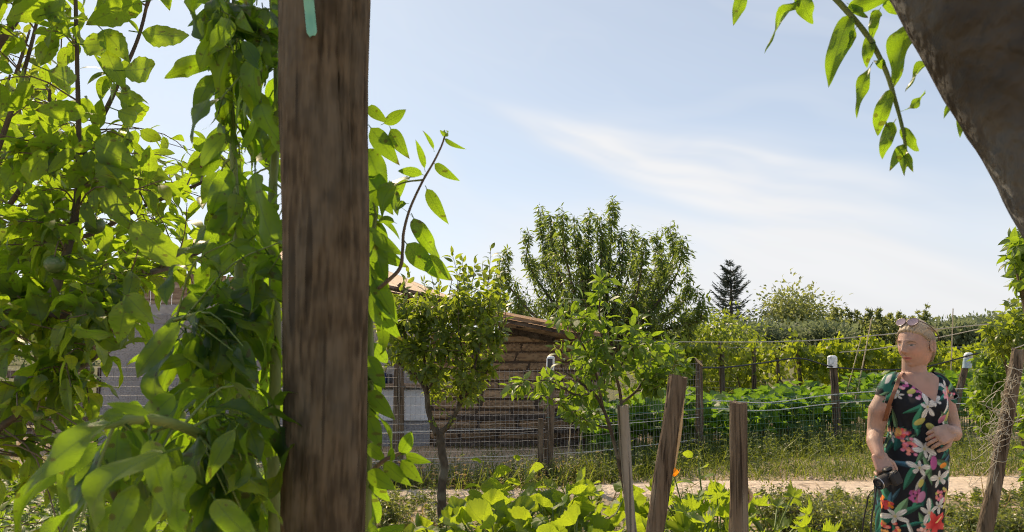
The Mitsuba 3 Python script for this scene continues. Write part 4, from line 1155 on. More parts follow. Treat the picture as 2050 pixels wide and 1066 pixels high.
def young_apple():
    t = Plant('young_apple_tree', 'young open apple tree with two thin dark stems beside a grey stake', 'tree', 203)
    rng, d = t.rng, 4.8
    b = G(1262, d)
    t.branch([b + [0, 0, -0.1], P(1262, 1066, d), P(1252, 985, d), P(1238, 920, d)], [0.020, 0.017, 0.015, 0.014], 'trunk', n=24)
    for pts, r in (([(1238, 920), (1222, 860), (1208, 820), (1190, 790), (1160, 765), (1130, 745)], [0.012, 0.011, 0.010, 0.009, 0.006, 0.004]),
                   ([(1240, 925), (1243, 860), (1243, 800), (1232, 750), (1208, 690), (1200, 620), (1206, 560)], [0.011, 0.010, 0.0095, 0.008, 0.006, 0.004, 0.002]),
                   ([(1190, 790), (1150, 790), (1105, 765), (1060, 765), (1022, 772)], [0.007, 0.006, 0.005, 0.004, 0.002]),
                   ([(1208, 820), (1190, 740), (1160, 680), (1125, 630), (1112, 595)], [0.008, 0.007, 0.005, 0.004, 0.002]),
                   ([(1222, 860), (1190, 850), (1140, 825), (1110, 800)], [0.006, 0.005, 0.004, 0.002]),
                   ([(1243, 808), (1275, 782), (1300, 745), (1330, 715), (1345, 690)], [0.008, 0.007, 0.005, 0.004, 0.002]),
                   ([(1275, 782), (1310, 780), (1345, 765), (1368, 752)], [0.005, 0.004, 0.003, 0.002]),
                   ([(1232, 750), (1262, 700), (1280, 650), (1290, 625)], [0.006, 0.005, 0.003, 0.002]),
                   ([(1160, 680), (1175, 640), (1172, 600)], [0.005, 0.004, 0.002])):
        z = rng.uniform(-0.3, 0.3)
        t.branch([P(x, y, d + z * i / len(pts)) for i, (x, y) in enumerate(pts)], r)
    polys = (([(1015, 775), (1060, 748), (1130, 745), (1180, 780), (1190, 850), (1140, 830), (1100, 800), (1050, 785)], 32),
             ([(1095, 690), (1105, 610), (1135, 588), (1165, 640), (1185, 600), (1195, 548), (1228, 560), (1240, 640), (1200, 720), (1140, 720)], 40),
             ([(1160, 720), (1240, 660), (1290, 620), (1295, 690), (1345, 672), (1380, 735), (1350, 775), (1260, 800), (1180, 800)], 56), ([(1290, 690), (1345, 672), (1385, 740), (1340, 780), (1290, 760)], 18))
    for poly, n in polys:
        for q in sample_poly(poly, n, rng):
            p1 = P(q[0], q[1], d + rng.uniform(-0.32, 0.32))
            p0 = t.near(p1, 0.25)
            if np.linalg.norm(p1 - p0) > 0.26:
                p0 = p1 + (p0 - p1) * 0.26 / np.linalg.norm(p1 - p0)
            t.twig(p0, p1, 8, 0.074, 0.0022, 0.05, 0.25, 0.2)
    t.finish(MID, MID, 'leaf_sapling', 300, 10)


young_apple()


def peach_tree():
    t = Plant('peach_tree', 'tall dark fruit tree with upright whips rising behind the shed', 'tree', 205)
    rng, d = t.rng, 17.5
    b = G(1200, d)
    t.branch([b + [0, 0, -0.1], P(1202, 800, d), P(1198, 730, d)], [0.16, 0.13, 0.12], 'trunk')
    tips = [(1082, 425), (1103, 432), (1128, 430), (1180, 432), (1200, 440), (1227, 405), (1245, 470), (1265, 465), (1313, 470), (1341, 458), (1362, 482), (1014, 505), (1003, 545), (1150, 445), (1290, 478), (1395, 580), (1060, 470), (1375, 540), (1040, 600), (1070, 520), (1210, 480), (1325, 510), (1380, 620), (1100, 480), (1165, 480), (1270, 520)]
    for i, tip in enumerate(tips):
        dz = rng.uniform(-1.3, 1.3)
        m1 = (1198 + (tip[0] - 1198) * 0.62 + rng.uniform(-8, 8), 720 - (720 - tip[1]) * 0.38)
        pts = [P(1198, 735, d), P(*m1, d + dz * 0.6), P(tip[0] + rng.uniform(-6, 6), tip[1] + 60, d + dz), P(*tip, d + dz)]
        c = t.branch(pts, [0.06, 0.035, 0.012, 0.004], sides=6)
        for s in np.linspace(0.2, 1.0, 46):
            q = c[int(s * (len(c) - 1))]
            for r in range(2 if s > 0.8 else 3):
                spread = (0.34 * max(0.0, 0.70 - s) + 0.085) * (0.6 + 0.8 * meshkit.noise(np.array([s * 7, i * 3.1, 0.5]), 4))
                p1 = q + rng.normal(0, 1, 3) * [spread, spread, spread * 0.7] + [0, 0, 0.10]
                if s < 0.93 and meshkit.noise(np.array([s * 9, i * 1.7, 3.5]), 6) < 0.32:
                    continue
                t.twig(q, p1, 6, 0.145, 0.004, 0.1, 0.5, 0.1, keep=r == 0, out=0.7)
    for q in sample_poly([(1010, 640), (1090, 600), (1190, 660), (1300, 600), (1390, 640), (1380, 740), (1290, 770), (1200, 750), (1060, 740)], 300, rng) + sample_poly([(1070, 560), (1090, 480), (1180, 520), (1220, 480), (1260, 560), (1340, 520), (1375, 580), (1330, 660), (1200, 660), (1080, 640)], 240, rng):
        p1 = P(q[0], q[1], d + rng.uniform(-1.5, 1.2))
        p0 = t.near(p1, 0.3)
        if np.linalg.norm(p1 - p0) > 0.7:
            p0 = p1 + (p0 - p1) * 0.7 / np.linalg.norm(p1 - p0)
        t.twig(p0, p1, 11, 0.140, 0.004, 0.1, 0.45, 0.1)
    t.finish(LANCE, LANCE, 'leaf_peach', 0)


peach_tree()


# ------------------------------------------------------------------ hedge, trees and conifer beyond
def cloud_tree(name, label, d, centre, poly, n, L, seed, mat='leaf_far', trunk=0.1, cluster=26, spread=0.5, shapes=None, cat='tree', group=None, up=0.0, depth=1.5):
    t = Plant(name, label, cat, seed, group)
    rng = t.rng
    b = G(centre[0], d)
    top = P(*centre, d)
    t.branch([b + [0, 0, -0.2], (b + top) / 2 + [0.05, 0, 0], top], [trunk, trunk * 0.8, trunk * 0.5], 'trunk', sides=7)
    for q in sample_poly(poly, n, rng):
        p1 = P(q[0], q[1], d + rng.uniform(-depth, depth))
        if p1[2] < 0.3:
            continue
        p0 = top if rng.random() < 0.35 else t.near(p1, 0.4)
        c = t.branch([p0, (p0 + p1) / 2 + rng.normal(0, 0.1, 3), p1], [trunk * 0.25, trunk * 0.12, trunk * 0.05], sides=4, n=6) if rng.random() < 0.18 else None
        for i in range(cluster):
            o = rng.normal(0, 1, 3) * spread * [1, 1, 0.8 + up]
            y = unit(o / spread * 0.6 + rng.normal(0, 0.6, 3) + [0, 0, up * 2 - 0.25])
            z = unit(rng.normal(0, 0.7, 3) + [0, 0, 0.8])
            t.mats.append((mat4(p1 + o, y, z, L * rng.uniform(0.7, 1.25)), int(rng.integers(1 << 20))))
    s = shapes or TINY
    t.finish(s, s, mat, 0)
    return t


cloud_tree('leafy_bush', 'broad yellow green bush left of the vine rows, below the conifer', 21.0, (1430, 790), [(1350, 760), (1352, 690), (1385, 655), (1440, 640), (1495, 655), (1515, 700), (1505, 770), (1430, 800)], 130, 0.15, 301, 'leaf_pear', 0.10, 34, 0.28, cat='bush', depth=1.4)
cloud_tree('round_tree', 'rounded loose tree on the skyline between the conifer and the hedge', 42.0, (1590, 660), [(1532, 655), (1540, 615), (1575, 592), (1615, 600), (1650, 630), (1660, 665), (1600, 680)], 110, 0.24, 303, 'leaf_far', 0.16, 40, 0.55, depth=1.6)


def conifer():
    t = thing('conifer', 'dark pointed conifer standing alone on the skyline', 'tree')
    rng = np.random.default_rng(305)
    d = 44.0
    top, b = P(1463, 530, d), G(1462, d)
    part(t, 'trunk', mikit.ply(tube([b, (b + top) / 2, top], [0.17, 0.11, 0.012], 7), 'bark'))
    lines, mats = [], []
    H = top[2]
    for i in range(130):
        s = rng.random() ** 0.8
        z = H - s * (H - 1.2)
        R = (0.25 + 1.55 * s ** 0.8) * rng.uniform(0.65, 1.2)
        a = rng.uniform(0, 6.283)
        o = b * (z / H * 0) + np.array([b[0] + (top[0] - b[0]) * z / H, d, z])
        dirn = np.array([math.cos(a), math.sin(a), 0.10 + 0.5 * (1 - s)])
        e = o + dirn * R
        m = (o + e) / 2 + [0, 0, -0.08 * R]
        c = curve([o, m, e + [0, 0, 0.12 * R]], 9)
        lines.append(tube(c, [0.022, 0.006], 4, cap=False))
        for k in range(1, 9):
            q = c[k]
            for side in (-1, 1):
                for rep in range(2):
                    y = unit(unit(c[k] - c[k - 1]) + side * np.cross(unit(dirn), [0, 0, 1]) * rng.uniform(0.5, 1.1) + [0, 0, rng.uniform(-0.55, 0.15)])
                    mats.append(mat4(q, y, rng.normal(0, 1, 3), rng.uniform(0.24, 0.46) * (1.1 - 0.06 * k), rng.uniform(0.6, 1)))
    part(t, 'boughs', mikit.ply(join(lines), 'bark'), kind='stuff')
    shp = tri_leaf(0.16, 0.5)
    part(t, 'needles', bake_ply([shp], mats, [0] * len(mats), 'needles'), kind='stuff')


conifer()
# the poplar row on the right of the skyline: upright whips
for i, px in enumerate((1678, 1704, 1732, 1760, 1788, 1818, 1850)):
    rng = np.random.default_rng(900 + i)
    top = 608 + (i * 37 % 17) - 4
    t = Plant('hedge_tree', 'slender upright tree in the row behind the vines' , 'tree', 910 + i, 'row of upright trees behind the vines')
    labels[t.key]['label'] = ('leftmost of the slender upright trees behind the vines', 'second slender upright tree from the left behind the vines', 'third slender upright tree from the left behind the vines', 'middle slender upright tree behind the vines', 'slender upright tree just left of the woman on the skyline', 'slender upright tree directly above the head of the woman', 'rightmost of the slender upright trees behind the vines')[i]
    d = 36.0 + (i % 3) * 0.7
    b = G(px, d)
    stem = t.branch([b, P(px + rng.uniform(-3, 3), 660, d), P(px, top + 14, d)], [0.09, 0.05, 0.01], 'trunk', sides=6)
    for w in range(6):
        o = P(px + rng.uniform(-15, 15), 690, d + rng.uniform(-0.4, 0.4))
        e = P(px + rng.uniform(-17, 17), top + rng.uniform(0, 22), d)
        c = t.branch([P(px + rng.uniform(-8, 8), 740, d), o, e], [0.04, 0.025, 0.006], sides=4)
        for k in range(240):
            s = 0.35 + 0.65 * rng.random()
            q = c[int(s * (len(c) - 1))] + rng.normal(0, 0.13, 3) * (1.15 - s)
            t.mats.append((mat4(q, unit(rng.normal(0, 0.6, 3) + [0, 0, 0.5]), rng.normal(0, 1, 3), 0.14 * rng.uniform(0.7, 1.3)), k))
    for k in range(420):
        q = P(px + rng.uniform(-20, 20), rng.uniform(640, 740), d + rng.uniform(-0.9, 0.9))
        t.mats.append((mat4(q, unit(rng.normal(0, 0.8, 3)), rng.normal(0, 1, 3) + [0, 0, 0.7], 0.24), k))
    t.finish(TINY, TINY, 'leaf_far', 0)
# grey green willow thicket, a mass at the far side
for i, (px, w, top, d) in enumerate(((1525, 56, 655, 31), (1595, 56, 660, 33), (1655, 48, 655, 30), (1890, 40, 652, 34), (1935, 44, 650, 33), (1985, 48, 640, 35), (1395, 50, 668, 34))):
    t = Plant('willow_bush', '', 'bush', 940 + i, 'grey green bushes beyond the vines')
    labels[t.key]['label'] = ('grey green feathery bush right of the yellow green bush, beyond the vines', 'grey green feathery bush below the round skyline tree', 'grey green feathery bush left of the slender upright trees', 'grey green feathery bush just right of the head of the woman', 'grey green feathery bush behind the thin upright cane', 'grey green feathery bush farthest right on the skyline', 'grey green feathery bush left of the conifer')[i]
    rng = t.rng
    stem = t.branch([G(px, d), P(px, 700, d), P(px, top + 20, d)], [0.10, 0.07, 0.02], 'trunk', sides=5)
    for k in range(170):
        s0 = rng.uniform(0.1, 0.95)
        a = P(px + rng.normal(0, w * 0.35), 735 - 40 * s0, d + rng.uniform(-1, 1))
        e = P(px + rng.normal(0, w * 0.55), top + abs(rng.normal(0, 22)), d + rng.uniform(-1.2, 1.2))
        c = curve([a, (a + e) / 2 + rng.normal(0, 0.1, 3), e], 8)
        for q in range(30):
            p = c[rng.integers(2, 8)] + rng.normal(0, 0.15, 3)
            t.mats.append((mat4(p, unit(e - a + rng.normal(0, 0.5, 3) * np.linalg.norm(e - a)), rng.normal(0, 1, 3), 0.22 * rng.uniform(0.7, 1.3)), q))
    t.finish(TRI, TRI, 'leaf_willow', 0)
# distant tree belt closing the horizon
rng = np.random.default_rng(77)
mats = []
for k in range(24000):
    x = rng.uniform(-95, 95)
    h = 2.3 + 1.0 * meshkit.noise(np.array([x * 0.22, 0, 0]), 5) + 0.6 * meshkit.noise(np.array([x * 1.1, 0, 0]), 6)
    z = h * rng.random() ** 0.8
    mats.append(mat4([x, 78 + rng.uniform(-3, 3), z], rng.normal(0, 1, 3), rng.normal(0, 1, 3) + [0, 0, 0.6], rng.uniform(0.35, 0.7)))
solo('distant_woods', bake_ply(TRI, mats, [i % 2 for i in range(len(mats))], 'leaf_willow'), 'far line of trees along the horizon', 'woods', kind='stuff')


# ------------------------------------------------------------------ the vine rows
GRAPE = [palm_leaf(3, 0.30, 0.06, 11, 0.5, s, 1, 0.5) for s in (1, 2, 3)]


def vine_row(label, pts, n, seed, posts, top=1.75, low=0.45):
    t = Plant('vine_row', label, 'grapevine', seed, 'rows of trellised vines')
    rng = t.rng
    pts = np.array(pts, float)
    seg = np.linalg.norm(np.diff(pts, axis=0), axis=1)
    cum = np.concatenate([[0], np.cumsum(seg)])
    at = lambda s: np.array([np.interp(s, cum, pts[:, 0]), np.interp(s, cum, pts[:, 1])])
    L = cum[-1]
    for s, h, lean in posts:
        o = at(s * L)
        part(t.key, 'post', mikit.ply(tube(curve([[*o, -0.1], [o[0] + lean / 2 + 0.02, o[1], h / 2], [o[0] + lean, o[1], h]], 12), [0.05, 0.042], 7, bump=0.25, seed=int(s * 100)), 'stake_wood'))
    for z in (0.75, 1.15, 1.55):
        line = [[*at(s), z + 0.02 * math.sin(s * 3)] for s in np.linspace(0, L, 40)]
        part(t.key, 'trellis_wire', mikit.ply(tube(line, 0.003, 4), 'steel'))
    m = int(L / 1.1)
    for i in range(m):
        s = (i + 0.5) * L / m + rng.uniform(-0.2, 0.2)
        o = at(s)
        c = t.branch([[*o, -0.05], [o[0] + rng.uniform(-0.1, 0.1), o[1], 0.45], [o[0] + rng.uniform(-0.15, 0.15), o[1], 0.85]], [0.03, 0.022, 0.018], 'vine_trunk', sides=6, n=9)
    k = 0
    while k < n:
        s = rng.uniform(0, L)
        dens = meshkit.noise(np.array([s * 0.9, 0.5, seed]), 3)
        hi = top - 0.40 + 0.70 * meshkit.noise(np.array([s * 2.3, 1.5, seed]), 4) + (0.25 if rng.random() < 0.04 else 0)
        z = low + (hi - low) * rng.random() ** 0.62
        hang = meshkit.noise(np.array([s * 2.0, 7.5, seed]), 9)
        if z < 1.2 and hang < 0.5 and rng.random() < 0.9:
            continue
        if dens < 0.36 and rng.random() < 0.75:
            continue
        o = at(s)
        p = np.array([o[0] + rng.normal(0, 0.05), o[1] + rng.normal(0, 0.17), z])
        y = unit(rng.normal(0, 0.5, 3) + [0, -0.3, -0.8])
        zz = unit(rng.normal(0, 0.55, 3) + [0, -0.75 * np.sign(rng.random() - 0.35), 0.55])
        t.mats.append((mat4(p, y, zz, rng.uniform(0.09, 0.19)), int(rng.integers(99))))
        k += 1
    for i in range(int(L * 1.6)):      # free shoots above the wire
        o = at(rng.uniform(0, L))
        p0 = np.array([*o, top - 0.25])
        p1 = p0 + rng.normal(0, 0.15, 3) + [0, 0, rng.uniform(0.15, 0.42)]
        t.twig(p0, p1, 6, 0.10, 0.003, 0.2, 0.2, 0.2)
    t.finish(GRAPE, GRAPE, 'leaf_grape', 0, twig_mat='green_stem')


vine_row('nearest row of trellised vines, yellow green and backlit', [(3.2, 15.6), (6.0, 16.4), (9.5, 17.2), (14.5, 18.6)], 4300, 401, [(0.03, 1.40, 0.02), (0.08, 1.5, 0.04), (0.14, 1.55, 0.05), (0.19, 1.45, 0.0), (0.235, 1.5, -0.03), (0.30, 1.5, 0.02), (0.36, 1.6, 0.0), (0.5, 1.6, 0.1), (0.65, 1.65, 0.1), (0.8, 1.7, 0.05)], 1.55)
vine_row('second row of trellised vines, behind the nearest one', [(3.6, 18.8), (8.0, 19.8), (17.0, 21.8)], 5600, 403, [(0.1, 1.7, 0), (0.3, 1.7, 0.03), (0.5, 1.75, 0), (0.7, 1.6, 0)], 1.42)
vine_row('third and farthest row of trellised vines', [(3.4, 23.0), (9.0, 24.0), (20.0, 26.5)], 4200, 405, [(0.2, 1.7, 0), (0.45, 1.7, 0), (0.7, 1.6, 0)], 1.40)
# ------------------------------------------------------------------ canes, lines and pipe
def cane(label, top, foot, d, r=0.012):
    a = P(*top, d)
    b = P(*foot, d)
    b = b + (b - a) * (b[2] + 0.05) / max(0.05, a[2] - b[2])
    solo('bamboo_cane', mikit.ply(tube(curve([b, (a + b) / 2 + [0.01, 0, 0], a], 16), [r, r * 0.7], 6), 'cane'), label, 'cane', group='canes in the vine garden')


cane('slanting pale cane left of the woman, crossing the vine row', (1745, 638), (1712, 800), 13.9, 0.014)
cane('short slanting cane beside the longer slanting one', (1725, 672), (1690, 800), 14.4, 0.011)
cane('thin upright cane rising above the bushes right of the woman', (1908, 618), (1902, 760), 14.2, 0.012)
for i, (top, foot) in enumerate((((1147, 757), (1140, 860)), ((1168, 800), (1160, 890)))):
    cane(('white leaning cane at the left side of the young apple tree', 'lower leaning cane behind the young apple tree')[i], top, foot, 9.9, 0.008)


def line(name, label, cat, pts, r, mat, group=None):
    solo(name, mikit.ply(tube(curve(pts, 10 * len(pts)), r, 5), mat), label, cat, group=group)


line('support_line', 'long thin line stretched level behind the young apple tree to the right edge', 'line', [P(1150, 681, 12.9), P(1400, 685, 12.9), P(1600, 683, 12.7), P(1750, 672, 12.5), P(1950, 652, 12.2), P(2090, 640, 12.0)], 0.009, 'twine', 'lines above the vine garden')
line('support_line', 'pale line rising to the right behind the neck of the woman', 'line', [P(1680, 706, 13.6), P(1760, 698, 13.4), P(1880, 676, 13.0), P(2000, 650, 12.6), P(2090, 628, 12.3)], 0.008, 'twine', 'lines above the vine garden')
line('water_pipe', 'dark irrigation pipe running from the fence post towards the right edge', 'pipe', [P(1402, 737, 10.95), P(1450, 736, 11.2), P(1520, 728, 11.7), P(1600, 718, 12.2), P(1668, 735, 12.5), P(1760, 741, 12.8), P(1850, 735, 13.0), P(1934, 714, 13.2), P(2010, 694, 13.0), P(2100, 676, 12.6)], 0.012, 'black_pipe')
for i, (a, b, lab) in enumerate(((808, 786, 'upper pale line before the vines left of the woman'), (824, 806, 'lower pale line before the vines left of the woman'))):
    line('garden_line', lab, 'line', [P(1425, a - 6, 11.3), P(1540, a - 2, 11.9), P(1660, (a + b) / 2 - 6, 12.5), P(1790, b - 4, 12.8), P(1960, b - 8 + 12 * i, 13.2), P(2090, b - 10 + 14 * i, 13.6)], 0.008, 'white_wire', 'pale lines before the vines')
for i, (x0, y0, x1, y1) in enumerate(((2005, 700, 2090, 660), (2012, 845, 2095, 800))):
    line('hanging_cord', ('pale cord tied to the top of the right leaning post', 'pale cord stretched from the middle of the right leaning post')[i], 'cord', [P(x0 + 20, y0, 4.9), P((x0 + x1) / 2 + 12, (y0 + y1) / 2 + 6, 5.0), P(x1, y1, 5.1)], 0.0035, 'twine', 'cords on the right post')

# ------------------------------------------------------------------ squash, seedlings, low shrubs
SQUASH = [palm_leaf(5, d_, 0.02, 37, c, s, 3) for d_, c, s in ((0.12, 0.8, 1), (0.16, 0.35, 2), (0.10, 1.1, 3), (0.14, -0.2, 4))]
JAGGED = [palm_leaf(5, d_, 0.11, 49, c, s, 3) for d_, c, s in ((0.36, 0.8, 5), (0.42, 0.4, 6), (0.34, 1.1, 7))]


def squash(label, px, d, n, L, H, seed, shapes=SQUASH, spread=0.35, group='squash plants in the near bed', flower=None, erect=0.48):
    t = Plant('squash_plant', label, 'squash plant', seed, group)
    rng = t.rng
    o = G(px, d)
    part(t.key, 'crown', mikit.ply(tube([o + [0, 0, -0.03], o + [0, 0, 0.04]], [0.03, 0.02], 7), 'green_stem'))
    for i in range(n):
        a = i * 2.4 + rng.uniform(-0.4, 0.4)
        R = spread * rng.uniform(0.25, 1.0)
        h = H * rng.uniform(0.55, 1.08) * (1 - 0.25 * R / spread)
        e = o + np.array([R * math.cos(a), R * math.sin(a), h])
        c = curve([o, o + np.array([R * 0.3 * math.cos(a), R * 0.3 * math.sin(a), h * 0.6]), e], 9)
        part(t.key, 'stalk', mikit.ply(tube(c, [0.008, 0.005], 5), 'green_stem', smooth=True))
        out = np.array([math.cos(a), math.sin(a), 0])
        y = unit(out + [0, 0, rng.uniform(-0.3, 0.5)])
        z = unit(SUN * 0.9 + np.array([0, 0, 0.25]) + out * rng.uniform(-0.5, 0.2) + rng.normal(0, erect, 3))
        t.mats.append((mat4(e, y, z, L * rng.uniform(0.75, 1.2)), int(rng.integers(99))))
    if flower is not None:
        f = P(*flower, d - 0.05)
        part(t.key, 'flower_stalk', mikit.ply(tube(curve([o, (o + f) / 2 + [0.03, 0, 0], f], 8), 0.005, 5), 'green_stem'))
        sh = leaf_shape(0.55, 5, 1, 'lance', 0.5, -0.7, 0, 0, 3, 0)
        pp = mikit.ply(sh[:2], 'petal_orange', smooth=True, uv=sh[2])
        for q in range(5):
            b = q * 1.257
            part(t.key, 'petal', {**pp, 'to_world': T(mat4(f, [math.cos(b), math.sin(b), 0.7], [-math.cos(b), -math.sin(b), 0.9], 0.075))})
    t.finish(shapes, shapes, 'leaf_squash', 60, 4)


spots = [  # px, d, leaves, leaf size, top pixel, jagged, label
    (885, 5.3, 7, 0.22, 1030, 0, 'low squash plant nearest the forked trunk base, its leaves cut by the lower edge'),
    (955, 5.2, 11, 0.24, 968, 0, 'squash plant with dark broad leaves right of the forked trunk'),
    (1035, 5.9, 10, 0.22, 955, 0, 'squash plant with upright bright leaves in the middle of the bed'),
    (1108, 5.3, 10, 0.22, 962, 0, 'squash plant left of the thin apple stems'),
    (1150, 6.2, 9, 0.20, 945, 0, 'squash plant behind the others, under the young apple tree'),
    (1200, 5.5, 9, 0.22, 962, 0, 'squash plant at the foot of the young apple tree'),
    (1295, 5.9, 9, 0.20, 950, 0, 'squash plant between the grey stake and the leaning stake'),
    (1368, 5.7, 10, 0.26, 940, 1, 'jagged leaved squash plant right of the leaning stake, with an orange flower'),
    (1425, 5.3, 11, 0.28, 968, 1, 'jagged leaved squash plant left of the split stake'),
    (1375, 4.9, 8, 0.26, 1010, 1, 'low jagged leaved squash plant at the lower edge between the two brown stakes'),
    (1532, 5.5, 9, 0.25, 965, 1, 'jagged leaved squash plant right of the split stake'),
    (1000, 4.9, 9, 0.22, 1005, 0, 'low squash plant at the lower edge below the bright upright leaves'),
    (1150, 4.9, 9, 0.22, 1010, 0, 'low squash plant at the lower edge left of the grey stake'),
]
for i, (px, d, n, L, top, jag, lab) in enumerate(spots):
    H = P(px, top, d)[2] * 0.95
    squash(lab, px, d, n + 9, L * 0.80, H, 500 + i, JAGGED if jag else SQUASH, 0.34, flower=(1350, 955) if i == 7 else None)

HEART = [leaf_shape(0.85, 7, 2, 'heart', f, c, 0.04, 0.0, s, 0.45) for f, c, s in ((0.4, 0.6, 21), (0.6, 0.9, 22), (0.3, 0.3, 23))]


def seedling(label, px, top, d, seed, L=0.16, n=8):
    t = Plant('sunflower_seedling', label, 'seedling', seed, 'broad leaved seedlings along the path')
    rng = t.rng
    o, e = G(px, d), P(px, top, d)
    c = t.branch([o + [0, 0, -0.03], (o + e) / 2 + [0.01, 0, 0], e], [0.010, 0.008, 0.005], 'stem', 'green_stem', 6)
    for i in range(n):
        s = 0.45 + 0.55 * i / (n - 1)
        q = c[int(s * (len(c) - 1))]
        a = i * 2.2 + rng.uniform(0, 0.5)
        out = np.array([math.cos(a), math.sin(a), 0.25 + 0.5 * (i == n - 1)])
        z = SUN + rng.normal(0, 0.25, 3)
        t.mats.append((mat4(q + unit(out) * L * 0.4, out, z, L * rng.uniform(0.8, 1.15) * (0.6 if i == n - 1 else 1.05)), i))
    t.finish(HEART, HEART, 'leaf_squash', 20, 4)


seedling('broad leaved seedling right of the forked trunk', 976, 938, 6.5, 601)
seedling('broad leaved seedling left of the nearest fence post', 1052, 930, 6.6, 602, 0.14)
seedling('tall broad leaved seedling between the leaning stake and the split stake', 1398, 925, 6.4, 603, 0.15)
seedling('small broad leaved seedling in front of the fence under the young apple tree', 1180, 962, 7.0, 604, 0.12)


def low_shrub(label, px, d, w, h, n, seed, L=0.034, mat='leaf_gloss', name='low_shrub', cat='shrub'):
    t = Plant(name, label, cat, seed, 'low shrubs with small shiny leaves')
    rng = t.rng
    o = G(px, d)
    stem = t.branch([o + [0, 0, -0.03], o + [0.02, 0, h * 0.4]], [0.015, 0.008], 'stem', 'twig', 6)
    for i in range(n):
        a, rr = rng.uniform(0, 6.283), math.sqrt(rng.random())
        p1 = o + np.array([w * rr * math.cos(a), w * rr * math.sin(a), h * (0.25 + 0.75 * rng.random() * math.sqrt(max(0.05, 1 - rr * rr * 0.8)))])
        p0 = o + [0, 0, h * rng.uniform(0.05, 0.35)]
        t.twig(p0, p1, 17, L, 0.0018, 0.1, 0.0, 0.25, keep=i % 2 == 0, out=0.9)
    t.finish(TINY, TINY, mat, 0)


low_shrub('low shrub with small shiny leaves right beside the thick near post', 775, 6.9, 0.26, 0.36, 90, 701)
low_shrub('taller low shrub right of the split stake', 1552, 6.3, 0.28, 0.55, 120, 702)
low_shrub('spreading low shrub in the middle of the gap before the woman', 1655, 6.2, 0.50, 0.46, 210, 703)
low_shrub('low shrub close at the left side of the woman', 1715, 5.9, 0.28, 0.40, 90, 704)
low_shrub('low shrub beside the path right of the woman', 1938, 6.3, 0.28, 0.40, 100, 705)
low_shrub('small low shrub at the foot of the right leaning post', 2025, 6.4, 0.22, 0.30, 60, 706)
low_shrub('low shrub far left of the split stake by the path edge', 1600, 7.0, 0.32, 0.36, 90, 707)

# ------------------------------------------------------------------ the big leaved crop behind the fence
def crop_row(label, x0, x1, off0, off1, n, seed, L=0.25, H=0.62):
    t = Plant('bean_crop', label, 'crop bed', seed)
    rng = t.rng
    for i in range(n):
        x = rng.uniform(x0, x1)
        y = fence_point(x) + rng.uniform(off0, off1)
        g = ground_z(x, y)
        h = g + H * rng.uniform(0.25, 1.0) ** 0.7 * (0.62 + 0.65 * meshkit.noise(np.array([x * 1.7, y * 1.3, 0.5]), 8))
        if i % 3 == 0:
            t.twigs.append(tube([[x, y, g], [x + 0.02, y, h]], 0.006, 4, cap=False))
        a = rng.uniform(0, 6.283)
        out = np.array([math.cos(a), math.sin(a), rng.uniform(-0.7, 0.2)])
        zz = np.array([0, 0, 1.0]) + rng.normal(0, 0.65, 3)
        t.mats.append((mat4([x, y, h], out, zz, L * rng.uniform(0.6, 1.15)), int(rng.integers(99))))
    t.finish([palm_leaf(5, 0.15, 0.03, 13, 0.7, s, 1) for s in (1, 2, 3)], [palm_leaf(5, 0.15, 0.03, 13, 0.7, s, 1) for s in (1, 2, 3)], 'leaf_crop', 300, 11, twig_mat='green_stem')


crop_row('dense bed of broad dark green leaves behind the wire fence, left of the woman', 1.0, 5.6, 0.25, 2.3, 1900, 801, 0.24, 0.80)
crop_row('dense bed of broad leaves behind the fence at the right side of the woman', 5.7, 11.0, 0.2, 2.2, 1000, 802, 0.24, 1.0)


# climbing greenery at the right edge
def climber(label, poly, d, n, L, seed, mat, depth=0.5, name='climbing_plant', cat='climber', foot=None, shapes=None, cluster=9, spread=0.09, most=0):
    t = Plant(name, label, cat, seed)
    rng = t.rng
    xs = np.array(poly)
    f = G(foot if foot is not None else xs[:, 0].mean(), d)
    for k in range(4):
        q = sample_poly(poly, 1, rng)[0]
        t.branch([f + rng.normal(0, 0.05, 3) * [1, 1, 0] + [0, 0, -0.05], P((q[0] + xs[:, 0].mean()) / 2, xs[:, 1].max() - 20, d), P(q[0], q[1], d + rng.uniform(-depth, depth) * 0.5)], [0.02, 0.012, 0.004], 'stem', 'twig', 6)
    for q in sample_poly(poly, n, rng):
        p1 = P(q[0], q[1], d + rng.uniform(-depth, depth))
        if p1[2] < 0.05:
            continue
        p0 = t.near(p1, 0.3)
        if np.linalg.norm(p1 - p0) > 0.4:
            p0 = p1 + (p0 - p1) * 0.4 / np.linalg.norm(p1 - p0)
        t.twig(p0, p1, cluster, L, 0.0025, 0.1, 0.35, 0.2)
    s = shapes or MID
    t.finish(s, s, mat, most, 14, twig_mat='green_stem')


climber('dark climbing plant bulging over the right edge above the leaning post', [(1965, 690), (1985, 640), (2010, 600), (2050, 595), (2110, 590), (2110, 720), (2040, 720), (1990, 715)], 7.6, 170, 0.085, 811, 'leaf_pear', 0.5, foot=2075)
climber('leafy bean climber hanging on the trellis right of the leaning bottle post', [(1955, 700), (2040, 690), (2030, 860), (1960, 870), (1935, 800)], 9.5, 210, 0.10, 812, 'leaf_sapling', 0.6, foot=1995)
climber('bright leafy climber filling the right edge beyond the leaning post', [(2040, 690), (2120, 690), (2120, 1000), (2045, 960)], 6.0, 120, 0.085, 813, 'leaf_sapling', 0.4, foot=2085)
climber('yellow green leafy bough hanging in at the right edge under the trunk', [(2040, 455), (2120, 440), (2120, 600), (2050, 585), (2018, 560), (2030, 520), (2015, 490)], 4.2, 46, 0.085, 814, 'leaf_sapling', 0.25, 'fruit_bough', 'bough', foot=2190, most=120)


